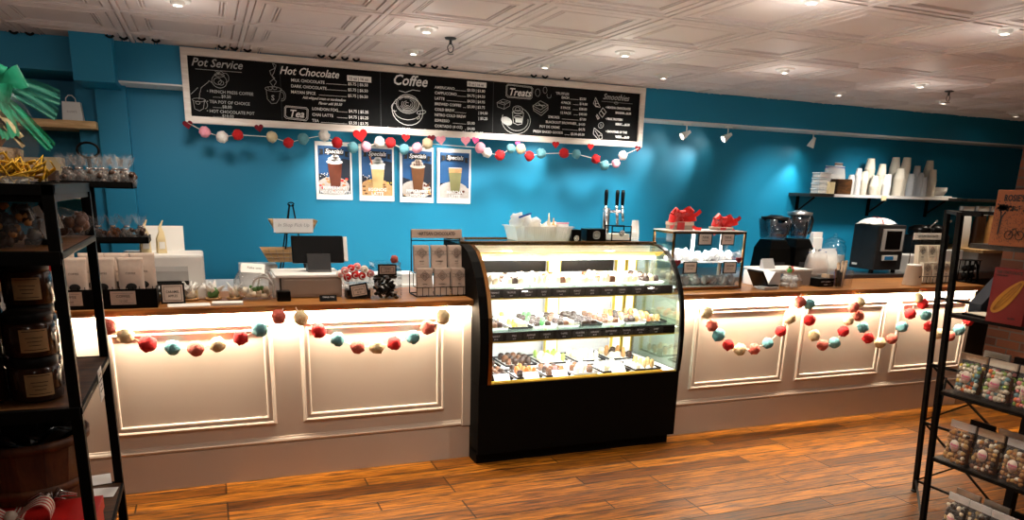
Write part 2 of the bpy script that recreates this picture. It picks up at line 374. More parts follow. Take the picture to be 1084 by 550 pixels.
for k, (x, y, w) in enumerate(DL):
    lab = 'small recessed eyeball downlight, lit, '+w
    if lamp0 is None:
        lamp0 = thing('ceiling_downlight', lab, 'ceiling light', (x, y, CEIL), 0, 'recessed downlights')
        t = M(); t.lathe([(.030, .004), (.036, -.006), (.056, -.008), (.062, -.002), (.062, .004)], seg=28); part('trim_ring', t, 'white_trim', lamp0)
        t = M(); t.lathe([(.031, .02), (.033, -.004), (.030, -.020), (.022, -.026), (.020, -.020)], seg=24); part('eyeball', t, 'white_trim', lamp0)
        t = M(); t.lathe([(.0, -.021), (.021, -.021)], seg=20); part('bulb', t, 'lamp_white', lamp0)
    else: dup(lamp0, (x, y, CEIL), 0, lab)
    spot((x, y, CEIL-.04), (x, y-.05, 0), 26 if y > 3 else 11, math.radians(96), .7)
    if k < 2: spot((x, y+.03, CEIL-.05), (x+.1, YW, 1.35), 34, math.radians(66), 1, (1, .95, .88), .16)
    if y < 4.5: fill_point(x, y, 1.0)
    elif x < 6: spot((x, y+.03, CEIL-.05), (x+(.25 if x > 4 else 0), YW, 1.35), 88 if 2 < x < 4 else 58, math.radians(66), 1, (1, .95, .88), .16)
for x, y in [(-1.4, 4.1), (-1.3, 2.7), (0, 2.75), (1.2, 2.7), (2.4, 2.7), (.8, 1.5), (2.4, 1.0), (0, -.8), (2.6, -1), (5, -1), (6.2, 2.7)]:
    dup(lamp0, (x, y, CEIL), 0, 'recessed eyeball downlight over the shop floor, outside the view'); spot((x, y, CEIL-.04), (x, y, 0), 34 if y > 2 and 0 < x < 5 else 8, math.radians(100), .8); fill_point(x, y, 2)
dup(lamp0, (-.36, 1.30, CEIL), 0, 'recessed eyeball downlight over the left rack, outside the view'); spot((-.36, 1.35, CEIL-.04), (-.40, 1.62, 1.6), 9, math.radians(60), .6)
# sprinklers
def sprinkler(px, py, lab):
    p = P(px, py, Z=CEIL)
    r = thing('fire_sprinkler', lab, 'sprinkler', (p.x, p.y, CEIL), 0, 'fire sprinklers')
    t = M(); t.lathe([(.034, 0), (.030, -.008), (.012, -.012)], seg=18); part('escutcheon', t, 'dark_steel', r)
    t = M(); t.cyl((0, 0, 0), (0, 0, -.035), .008); t.tube([(-.006, 0, -.03), (-.018, 0, -.05), (-.012, 0, -.07), (0, 0, -.078)], .003); t.tube([(.006, 0, -.03), (.018, 0, -.05), (.012, 0, -.07), (0, 0, -.078)], .003)
    part('body', t, 'dark_steel', r)
    t = M(); t.lathe([(0, -.078), (.018, -.080), (.019, -.084), (0, -.084)], seg=14); part('deflector', t, 'chrome', r)
sprinkler(477, 40, 'dark metal sprinkler head on the ceiling above the coffee menu')
sprinkler(1005, 96, 'dark metal sprinkler head on the ceiling at the right, beyond the menu board')
# track heads under the soffit
TH = [((727, 131), (2.75, YW, 1.42), 'white track spotlight under the soffit, nearest the menu board'), ((771, 134), (3.45, YW, 1.55), 'white track spotlight under the soffit, middle of three'), ((853, 141), (5.05, YW, 1.50), 'white track spotlight under the soffit, right of three, near the cup shelf')]
def trackhead(x, y, tgt, lab, e=28, size=70):
    r = thing('track_spotlight', lab, 'spotlight', (x, y, 2.158), 0, 'track spotlights under the soffit')
    t = M(); t.box(-.05, .05, -.012, .012, -.014, 0, .003); part('mount', t, 'white_trim', r); r.scale = (.82,)*3
    d = (Vector(tgt)-Vector((x, y, 2.07))).normalized()
    t = M(); t.tube([(0, 0, -.01), (.004, 0, -.05), (0, 0, -.09)], .006); part('arm', t, 'white_trim', r)
    c = Vector((0, 0, -.10)); q = d.to_track_quat('-Z', 'Y').to_matrix().to_4x4()
    t = M(); t.m = Matrix.Translation(c) @ q
    t.lathe([(.0, .055), (.016, .052), (.022, .02), (.034, -.02), (.040, -.055), (.036, -.055), (.030, -.02)], seg=20); part('shade', t, 'white_trim', r)
    t = M(); t.m = Matrix.Translation(c) @ q; t.lathe([(0, -.035), (.030, -.035)], seg=18); part('bulb', t, 'lamp_white', r)
    spot(Vector((x, y, 2.158))+c+d*.065, tgt, e, math.radians(size), .9, (1, .93, .84), .03)
for (q, tgt, lab) in TH:
    p = P(*q, Z=2.158); trackhead(p.x, min(p.y, 5.62), tgt, lab, 10)
for x, tx, tz, e in [(.95, .75, 1.35, 8), (1.95, 1.35, 1.40, 14), (2.75, 2.15, 1.45, 14)]:  # extra heads added out of sight to brighten the wall
    trackhead(x, 5.60, (tx, YW, tz), 'white track spotlight under the soffit, added unseen behind the menu board to light the wall', e)

# ================================================================== COUNTERS
TOP = .972
def moulding(x0, x1, z0, z1, y):
    t = M(); pr_ = [(0, 0), (.002, -.010), (.010, -.014), (.016, -.012), (.022, -.006), (.034, -.007), (.038, -.010), (.044, -.009), (.048, 0)]
    t.rings([[(x0+a, y+d, z0+a), (x1-a, y+d, z0+a), (x1-a, y+d, z1-a), (x0+a, y+d, z1-a)] for a, d in pr_], True, False, False); return t
def rail(x0, x1, z, y):
    t = M(); t.prism([(y, z-.016), (y-.008, z-.014), (y-.012, z-.004), (y-.010, z+.006), (y-.006, z+.010), (y-.004, z+.018), (y, z+.020)], x0, x1, 'X'); return t
def counter(x0, x1, panels, lab, yf):
    r = thing('service_counter', lab, 'counter', (x0, yf, 0))
    t = M(); t.box(0, x1-x0, 0, .50, .0, .935); part('body', t, 'cream_paint', r)
    for a, c in panels:
        part('panel_moulding', moulding(a-x0, c-x0, .315, .875, 0), 'cream_paint', r)
    part('base_moulding', rail(0, x1-x0-.06 if x0 < 0 else x1-x0, .222, 0), 'cream_paint', r)
    t = M(); t.box(0, x1-x0, -.004, .0, .0, .20, .001); part('base_board', t, 'cream_paint', r)
    t = M(); t.box(.03, x1-x0-.03, -.036, -.022, .928, .936); part('light_strip', t, 'led_warm', r)
    n = max(1, int((x1-x0)/.7))
    for i in range(n):
        cx = x0+(x1-x0)*(i+.5)/n
        area((cx, yf-.030, .925), (cx, yf+.05, .30), 11.0*(x1-x0)/n, (x1-x0)/n*.96, .012, (1, .84, .62))
    return r
counter(-.80, 1.40, [(-.515, .285), (.425, 1.235)], 'cream panelled service counter left of the pastry case', 4.065)
t = M(); t.box(1.345, 1.40, 4.052, 4.066, .205, .935, .002); tag(part('corner_board', t, 'cream_paint'), 'narrow cream corner board at the right end of the left counter', 'trim')
counter(2.80, 5.56, [(2.945, 3.735), (3.845, 4.645), (4.765, 5.52)], 'cream panelled service counter right of the pastry case', 4.045)
t = M(); t.box(-.86, 1.462, 4.020, 4.60, .936, TOP, .005); single('countertop', 'honey brown wooden countertop left of the pastry case', 'countertop', t, 'counter_wood')
t = M(); t.box(2.775, 5.60, 4.000, 4.56, .930, TOP-.004, .005); single('countertop', 'honey brown wooden countertop right of the pastry case', 'countertop', t, 'counter_wood')
# back counters
t = M(); r = thing('back_counter', 'white fronted back counter with wooden top behind the left rack', 'counter', (0, 0, 0))
t.box(-3.2, -.74, 5.40, 6.095, .0, .90); part('body', t, 'white_trim', r); t = M(); t.box(-3.2, -.74, 5.36, 6.095, .90, .945, .004); part('top', t, 'pale_wood', r)
r = thing('back_counter', 'low work counter with white top against the teal wall behind the till', 'counter', (0, 0, 0))
t = M(); t.box(-.40, 2.95, 5.22, 5.69, .0, .88); part('body', t, 'black_wood', r); t = M(); t.box(-.40, 2.95, 5.18, 5.69, .88, .91, .004); part('top', t, 'white_plastic', r)
r = thing('back_counter', 'steel topped back counter under the blenders and coffee machine', 'counter', (0, 0, 0))
t = M(); t.box(3.05, 7.6, 5.12, 5.775, .0, .87); part('body', t, 'black_wood', r); t = M(); t.box(3.0, 7.6, 5.06, 5.775, .87, .935, .006); part('top', t, 'steel', r)

# ------------------------------------------------------------------ garlands of felt balls
def garland(pts, Y, lab, rad=.040, grp='felt ball garlands', hang=None):
    W = [P(x, y, Y=Y) for x, y, c in pts]; o = W[0].copy()
    r = thing('felt_ball_garland', lab, 'garland', o, 0, grp)
    line = [w-o for w in W]
    if hang:
        line = [Vector(P(*hang[0], Y=Y))-o]+line+[Vector(P(*hang[1], Y=Y))-o]
    t = M(); t.tube(line, .0022, 5); part('string', t, 'string', r)
    for k, ((x, y, c), w) in enumerate(zip(pts, W)):
        t = M(); rr = rad*random.uniform(.93, 1.06)
        t.ball((0, 0, 0), rr, 16, .22, seed=k+x)
        part('felt_ball', t, 'felt_'+c, r, w-o)
def sc(lst, ox, oy, s): return [(ox+x/s, oy+y/s, c) for x, y, c in lst]
C8 = (60, 300, 2.2); C3 = (700, 290, 2.823)
garland(sc([(118, 100, 'salmon'), (160, 121, 'cream'), (212, 140, 'red'), (270, 149, 'blue'), (324, 152, 'salmon'), (375, 142, 'cream'), (429, 126, 'red'), (473, 106, 'blue'), (517, 77, 'salmon')], *C8), 3.995, 'felt ball garland sagging across the left panel of the left counter', hang=((98, 334), (300, 326)))
garland(sc([(569, 80, 'cream'), (610, 110, 'red'), (654, 130, 'blue'), (701, 147, 'salmon'), (745, 146, 'cream'), (786, 139, 'red'), (829, 125, 'blue'), (864, 102, 'salmon'), (899, 77, 'cream')], *C8), 3.995, 'felt ball garland sagging across the right panel of the left counter', hang=((313, 325), (474, 322)))
garland(sc([(136, 114, 'cream'), (152, 153, 'salmon'), (171, 182, 'blue'), (200, 211, 'red'), (235, 225, 'cream'), (277, 223, 'salmon'), (318, 206, 'blue'), (357, 170, 'red'), (384, 132, 'cream'), (413, 84, 'salmon')], *C3), 3.975, 'felt ball garland in a deep loop beside the pastry case on the right counter', hang=((744, 315), (848, 311)))
garland(sc([(442, 90, 'blue'), (443, 137, 'red'), (457, 183, 'cream'), (482, 212, 'salmon'), (517, 205, 'blue'), (544, 171, 'red'), (559, 138, 'cream'), (574, 99, 'salmon')], *C3), 3.960, 'felt ball garland in a narrow loop on the middle of the right counter', hang=((854, 311), (905, 310)))
garland(sc([(592, 84, 'cream'), (589, 124, 'salmon'), (602, 159, 'blue'), (619, 191, 'red'), (654, 205, 'cream'), (688, 193, 'salmon'), (719, 157, 'blue'), (744, 118, 'red'), (766, 71, 'cream')], *C3), 3.975, 'felt ball garland in a wide loop left of the black rack on the right counter', hang=((910, 309), (974, 306)))
garland(sc([(782, 88, 'red'), (790, 122, 'blue'), (802, 156, 'red'), (828, 178, 'cream'), (862, 185, 'salmon'), (890, 166, 'blue'), (918, 140, 'red')], *C3), 3.960, 'felt ball garland at the right end, seen behind the black rack', hang=((975, 307), (1030, 320)))
C4 = (180, 40, 4.17); C5 = (420, 50, 3.93)
up = sc([(153, 415, 'pink'), (230, 437, 'white'), (299, 428, 'red'), (450, 437, 'cream'), (523, 463, 'red'), (588, 446, 'blue'), (680, 430, 'white'), (737, 463, 'red'), (806, 484, 'blue'), (865, 480, 'pink'), (925, 460, 'white'), (973, 463, 'red')], *C4) \
   + sc([(30, 424, 'blue'), (84, 418, 'pink'), (128, 400, 'cream'), (347, 418, 'pink'), (375, 438, 'white'), (429, 449, 'red'), (475, 421, 'blue'), (516, 422, 'cream'), (552, 452, 'red'), (601, 442, 'blue'), (695, 440, 'red'), (747, 444, 'blue'), (828, 464, 'red'), (864, 490, 'blue'), (911, 483, 'pink'), (940, 450, 'white')], *C5)
def addstops(l, stops):
    return sorted(l+stops, key=lambda q: q[0])
garland(up, 5.43, 'long garland of red, white, pink and pale blue felt balls under the menu board', .036, hang=((199, 130), (676, 157)))

# ================================================================== MENU BOARD
BX0, BX1, BZ0, BZ1 = -.075, 3.31, 1.938, 2.388
r = thing('menu_board', 'long framed black chalk menu board hung below the ceiling', 'menu board', (0, 5.48, 0))
t = M(); t.box(BX0+.02, BX1-.02, -.002, .018, BZ0+.02, BZ1-.02)
BRD = part('chalkboard', t, 'chalk_black', r)
t = M(); fw = .045
t.box(BX0, BX1, -.022, .02, BZ1-fw, BZ1, .003); t.box(BX0, BX1, -.022, .02, BZ0, BZ0+fw*.95, .003)
t.box(BX0, BX0+.040, -.022, .02, BZ0+fw*.95, BZ1-fw, .003); t.box(BX1-.040, BX1, -.022, .02, BZ0+fw*.95, BZ1-fw, .003)
part('frame', t, 'frame_wood', r)
for px in (298, 403, 522):
    t = M(); x = P(px, 110, Y=5.478).x; t.box(x-.0015, x+.0015, -.0035, -.001, BZ0+.045, BZ1-.045); part('seam', t, 'dark_steel', r)
def bxy(px, py):
    p = P(px, py, Y=5.477); return p.x, p.z
class Chalk(M):
    """writing on the board; positions in metres on the board plane"""
    def w(s, txt, px, py, h, shear=0, align='LEFT', sx=1, bold=.0004):
        x, z = bxy(px, py); s.m = Matrix.Translation((0, -.0035, 0)); s.text(txt, x, z, h*1.10, shear, align, .0005, bold, sx); s.m = Matrix(); return s
    def ln(s, pts, r=.0014):
        q = []
        for px, py in pts:
            x, z = bxy(px, py); q.append((x, -.0035, z))
        for a, c in zip(q, q[1:]): s.stroke(a, c, r)
        return s
    def stroke(s, a, c, r):
        a, c = Vector(a), Vector(c); d = (c-a)
        if d.length < 1e-6: return
        n = Vector((-d.z, 0, d.x)).normalized()*r; e = d.normalized()*r*.5
        s.F([s.V(a-n-e), s.V(c-n+e), s.V(c+n+e), s.V(a+n-e)])
    def ell(s, px, py, rx, ry, r=.0014, a0=0, a1=360, n=22, rot=0):
        x, z = bxy(px, py); k = .0066; q = []
        for i in range(n+1):
            a = math.radians(a0+(a1-a0)*i/n); u, v = rx*math.cos(a), ry*math.sin(a)
            q.append((x+k*(u*math.cos(rot)-v*math.sin(rot)), -.0035, z+k*(u*math.sin(rot)+v*math.cos(rot))))
        for a, c in zip(q, q[1:]): s.stroke(a, c, r)
        return s
B4 = lambda x, y: (180+x/4.17, 40+y/4.17)
B5 = lambda x, y: (420+x/3.93, 50+y/3.93)
def rowline(c, f, name, xn, xp, y, price, h=.0235, dy=0, lead=True, sl=.09):
    """name at xn, dotted leader, price at xp; y given at xn, following the board's perspective"""
    yb = y+(xp-xn)*sl; name = name.rstrip('.'); nd = len(price)-len(price.rstrip('.'))
    c.w(name, *f(xn, y), h); c.w(price, *f(xp, yb), h)
    ax, az = bxy(*f(xn, y)); bx_, bz_ = bxy(*f(xp, yb)); x0_ = ax+len(name)*h*.66+.012
    if bx_-.01 > x0_: c.stroke((x0_, -.0035, az+(bz_-az)*(x0_-ax)/(bx_-ax)), (bx_-.008, -.0035, bz_), .0011)
# --- pot service
c = Chalk(); S = lambda x, y: (184+x/5.5, 45+y/5.5)
c.w('Pot Service', *S(100, 132), .062, .35, sx=.98, bold=.0008); c.ln([S(125, 153), S(395, 174)]); c.ln([S(240, 165), S(258, 178), S(275, 166), S(290, 180)])
part('lettering', c, 'chalk_dim', BRD)
c = Chalk()
for (tx, y, p, py) in [('FRENCH PRESS COFFEE', 290, '.........$9.50', 318), ('TEA POT OF CHOICE', 350, '..........$8.00', 378), ('HOT CHOCOLATE POT', 405, '..........$10.00', 432)]:
    c.w('\u2022 '+tx, *S(192, y), .0235); c.w(p, *S(228, py), .0235)
part('lettering', c, 'chalk_dim', BRD)
c = Chalk()   # teapot pouring into a cup
c.ell(*S(265, 225), 6.8, 6.2); c.ell(*S(300, 205), 3.2, 4.2, a0=-90, a1=110); c.ell(*S(265, 190), 4.5, 1.5); c.ell(*S(258, 176), 1, 1); c.ln([S(225, 235), S(205, 222), S(198, 232)]); c.ln([S(198, 232), S(160, 262), S(150, 300), S(148, 330)]); c.ell(*S(255, 225), 3.5, 3); c.ell(*S(275, 235), 2.5, 2)
c.ln([S(112, 335), S(122, 385), S(150, 398), S(172, 385), S(180, 335)]); c.ell(*S(146, 334), 6, 1.6); c.ell(*S(180, 362), 2.5, 3.5, a0=-90, a1=110); c.ell(*S(140, 350), 2, 1.4); c.ln([S(100, 300), S(130, 272), S(140, 262)])
part('drawing', c, 'chalk_dim', BRD)
# --- hot chocolate / tea
c = Chalk()
c.w('Hot Chocolate', *B4(482, 158), .062, .35, sx=.93, bold=.0010)
part('lettering', c, 'chalk', BRD)
c = Chalk()
for i, (n, p) in enumerate([('MILK CHOCOLATE..........', '$5.75 | $6.50'), ('DARK CHOCOLATE........', '$5.75 | $6.50'), ('MAYAN SPICE...............', '$5.75 | $6.50')]):
    rowline(c, B4, n, 534, 785, 192+i*26, p, sl=.065)
c.w('Add whipped cream or marshmallow', *B4(585, 268), .021, .35, sx=.82); c.w('Flavor add $0.50', *B4(655, 293), .021, .35)
for i, (n, p) in enumerate([('LONDON FOG.......', '$4.75 | $5.25'), ('CHAI LATTE........', '$4.75 | $5.25'), ('TEA..................', '$3.50 | $3.75')]):
    rowline(c, B4, n, 627, 788, 318+i*26, p, sl=.065)
x0, z0 = bxy(*B4(782, 188)); c.box(x0, x0+.165, -.004, -.002, z0-.002, z0+.034)
part('lettering', c, 'chalk', BRD)
c = Chalk(); c.w('12 oz | 16 oz', *B4(788, 184), .023, sx=1.0); 
for v in c.b.verts: v.co.y -= .002
part('lettering', c, 'ink', BRD)
c = Chalk(); c.w('Tea', *B4(524, 348), .060, .3, bold=.001)
for k in (0, 5): c.ln([B4(512+k, 300+k), B4(602-k, 308+k), B4(610-k, 318), B4(608-k, 358-k), B4(600-k, 366-k), B4(514+k, 356-k), B4(505+k, 348-k), B4(506+k, 308), B4(512+k, 300+k)])
part('lettering', c, 'chalk', BRD)
c = Chalk()   # steaming mug
c.ln([B4(424, 225), B4(430, 270), B4(448, 290), B4(470, 288), B4(482, 268), B4(488, 228)]); c.ell(*B4(456, 226), 8, 2.2); c.ell(*B4(492, 255), 4, 5, a0=-100, a1=100); c.ell(*B4(492, 255), 2.5, 3.4, a0=-100, a1=100)
c.w('S', *B4(447, 275), .042, 0, bold=.001); c.ell(*B4(442, 222), 2, 1.4); c.ell(*B4(462, 222), 2, 1.4)
c.ln([B4(455, 215), B4(440, 195), B4(462, 178), B4(445, 162), B4(440, 145), B4(462, 135), B4(452, 112), B4(468, 120), B4(460, 150), B4(450, 170), B4(470, 195), B4(458, 212)])
part('drawing', c, 'chalk_dim', BRD)
# --- coffee
c = Chalk(); Q = lambda x, y: (330+x/5.24, 60+y/5.24)
c.w('Coffee', *Q(446, 152), .088, .32, sx=.95, bold=.0016); c.ln([Q(485, 188), Q(520, 198), Q(560, 184), Q(600, 190)], .0016)
x0, z0 = bxy(*Q(862, 160)); c.box(x0, x0+.148, -.004, -.002, z0-.004, z0+.030)
part('lettering', c, 'chalk', BRD)
c = Chalk(); c.w('12 oz | 16 oz', *Q(866, 158), .021, sx=.98)
for v in c.b.verts: v.co.y -= .002
part('lettering', c, 'ink', BRD)
c = Chalk()
for i, (n, p) in enumerate([('AMERICANO..............', '$3.50 | $3.80'), ('CAPPUCCINO............', '$4.75 | $4.50'), ('LATTE.....................', '$4.50 | $4.95'), ('BREWED COFFEE.......', '$3.00 | $3.75'), ('COLD BREW.............', '            | $4.50'), ('NITRO COLD BREW....', '            | $5.25'), ('ESPRESSO...............', '$3.00'), ('CORTADO (4 OZ)........', '$4.00')]):
    rowline(c, Q, n, 682, 862, 176+i*30.5, p, .0235, sl=.085)
c.w('Just add $0.80', *Q(415, 403), .024, .35, sx=1.1, bold=.0008); c.w('Flavor add $0.65', *Q(618, 414), .022, .35, sx=1.05, bold=.0001); c.w('Alt milk $0.95', *Q(828, 426), .024, .35, sx=1.1, bold=.0008)
part('lettering', c, 'chalk', BRD)
c = Chalk()   # coffee cup on saucer seen from above
c.ell(*Q(532, 300), 17, 14.5, .002, rot=-.15); c.ell(*Q(532, 262), 12.5, 9.5, .0016); c.ell(*Q(532, 262), 11, 8, .001); c.ell(*Q(530, 300), 14.5, 9, .0016, a0=180, a1=360)
for a in (2, 4, 6, 8, 9.5): c.ell(*Q(530, 262), a, a*.75, .0012, a0=a*25, a1=a*25+270)
c.ell(*Q(608, 308), 5, 1.8, .002, rot=.2); c.ell(*Q(592, 338), 2, .9, .002, rot=.8); c.ell(*Q(460, 280), 3.4, 4, .0016, a0=60, a1=300)
part('drawing', c, 'chalk', BRD)
# --- treats
c = Chalk(); T_ = lambda x, y: (510+x/5, 75+y/5)
c.w('Treats', *T_(140, 128), .066, .32, sx=.95, bold=.0012)
for k in (0, 5): c.ln([T_(138+k, 70+k), T_(262-k, 84+k), T_(270-k, 92), T_(266-k, 140-k), T_(258-k, 150-k), T_(138+k, 140-k), T_(128+k, 130-k), T_(130+k, 78), T_(138+k, 70+k)], .001)
part('lettering', c, 'chalk', BRD)
c = Chalk()
c.w('TRUFFLES', *T_(392, 124), .0235, bold=0)
for i, (n, xn, p, xp) in enumerate([('EACH...........', 422, '$2.50', 517), ('4 PACK.......', 420, '$14.00', 517), ('8 PACK.......', 418, '$28.00', 514), ('12 PACK.....', 414, '$40.00', 514), ('S\'MORES................', 352, '$7.00', 517), ('BLACKOUT BROWNIES..', 338, '$4.00', 512), ('POT DE CREME...........', 306, '$4.75', 512), ('FRESH BAKED GOODS....', 272, '$3.00-$8.00', 470)]):
    yy = 153+i*27; rowline(c, T_, n, xn, xp, yy-(xp-xn)*.075-(517-xp)*.06, p, .0225, sl=.075)
part('lettering', c, 'chalk', BRD)
c = Chalk()   # plate with a dessert glass and a cookie, brownie and sandwich
c.ell(*T_(182, 262), 17.5, 14.5, .0018, a0=-200, a1=70); c.ell(*T_(185, 262), 14, 11, .0016, a0=-150, a1=10)
c.ln([T_(162, 215), T_(168, 275), T_(190, 285), T_(212, 280), T_(222, 222)], .002); c.ell(*T_(192, 218), 6.2, 1.8, .002); c.ell(*T_(190, 205), 6, 4, .0018); c.ell(*T_(190, 203), 3, 2.2, .0018); c.ell(*T_(192, 245), 5, 1.5, .002)
x0, z0 = bxy(*T_(196, 258)); c.flat([(x0-.026, z0-.02), (x0+.026, z0-.02), (x0+.030, z0+.014), (x0-.030, z0+.014)], -.0035)
x0, z0 = bxy(*T_(132, 265)); c.flat([(x0+.045*math.cos(a*PI/9+.3)-.0, z0+.030*math.sin(a*PI/9)) for a in range(18)], -.0034)
for sx_, sy_ in [(115, 175)]:
    c.ln([T_(80, 168), T_(112, 150), T_(150, 162), T_(120, 180), T_(80, 168), T_(84, 190), T_(118, 202), T_(120, 180)]); c.ln([T_(118, 202), T_(148, 185), T_(150, 162)]); c.ln([T_(92, 168), T_(135, 164)]); c.ln([T_(100, 160), T_(125, 174)])
c.ln([T_(270, 185), T_(310, 158), T_(350, 180), T_(312, 206), T_(270, 185), T_(275, 210), T_(315, 236), T_(350, 205), T_(350, 180)], .002); c.ln([T_(274, 198), T_(314, 222), T_(350, 192)], .002); c.ln([T_(285, 182), T_(335, 182)], .003); c.ln([T_(300, 172), T_(325, 192)], .003)
c.ell(*T_(296, 115), 3, 4); c.ell(*T_(335, 102), 2.4, 3.4); c.ell(*T_(356, 130), 2.6, 2.8, a0=150, a1=380)
part('drawing', c, 'chalk_dim', BRD)
# --- smoothies
c = Chalk(); U = lambda x, y: (600+x/7.86, 88+y/7.86)
c.w('Smoothies', *U(300, 132), .055, .35, sx=.9, bold=.0004); c.ln([U(288, 150), U(545, 172)], .001); c.ell(*U(410, 165), 2.5, 1.2)
part('lettering', c, 'chalk_dim', BRD)
c = Chalk()
for y, a, q in [(208, 'MOCHA CHOCOLATE', 'BANANA...$6.50'), (303, 'PEAK PROTEIN', 'BERRY......$6.50'), (408, 'SMOOTHIE OF THE', 'WEEK......$6.50')]:
    c.w('\u2022 '+a, *U(322, y), .0200, sx=.95, bold=.0010); c.w(q, *U(405, y+45), .0200, sx=.9, bold=.0010)
part('lettering', c, 'chalk', BRD)
c = Chalk(); c.ln([U(240, 120), U(222, 170), U(240, 195), U(278, 200), U(240, 120)], .0016); c.ln([U(240, 145), U(240, 190), U(262, 195)], .002); c.ln([U(232, 170), U(262, 170)])
c.ln([U(300, 205), U(328, 240), U(295, 285), U(268, 250), U(300, 205)], .002); c.ln([U(285, 228), U(312, 262)], .003); c.ln([U(250, 260), U(270, 290), U(258, 300), U(245, 270)], .003); c.ell(*U(284, 350), 3.6, 3.0, .0022, rot=.6); c.ell(*U(284, 350), 1.2, 1, .002)
c.ln([U(228, 372), U(220, 420), U(262, 468), U(295, 460), U(292, 425), U(228, 372)], .0022); c.ell(*U(280, 448), 2.2, 2.2, .002); c.ln([U(235, 395), U(262, 440)], .002)
part('drawing', c, 'chalk', BRD)
# --- hearts pinned along the lower frame
def heart_poly(s, n=26):
    pts = []
    for i in range(n):
        a = 2*PI*i/n; pts.append((s*(16*math.sin(a)**3)/17, s*(13*math.cos(a)-5*math.cos(2*a)-2*math.cos(3*a)-math.cos(4*a))/17))
    return pts
for px, py, s, m, w in [(198.7, 131.6, .032, 'darkred', 'dark red felt heart at the lower left corner of the menu board'), (274.2, 135.2, .030, 'darkred', 'dark red felt heart on the board frame under the pot service list'),
        (381.4, 142.8, .052, 'red', 'large bright red felt heart under the tea prices'), (429.5, 145.4, .031, 'red', 'small red felt heart under the coffee drawing'), (456.9, 146.2, .030, 'darkred', 'dark red felt heart touching a pink one'),
        (466.8, 147.9, .038, 'pink', 'pale pink felt heart beside a dark red one'), (493, 148.7, .038, 'pink', 'pale pink felt heart beside a hot pink one'), (503.4, 148.3, .028, 'hot', 'hot pink felt heart'),
        (548, 151.8, .020, 'hot', 'tiny pink felt heart under the treats drawing'), (588.4, 152.8, .030, 'red', 'red felt heart under the truffle prices'), (625.3, 155, .028, 'red', 'red felt heart below the brownie prices'), (675.2, 157, .026, 'darkred', 'dark red felt heart at the lower right corner of the menu board')]:
    p = P(px, py, Y=5.448); t = M(); t.prism(heart_poly(s), -.005, .005, 'Y')
    o = single('felt_heart', w, 'heart', t, 'felt_'+m, (p.x, 5.450, p.z), 0, 'felt hearts along the menu board'); o.rotation_euler = (0, random.uniform(-.2, .2), 0)

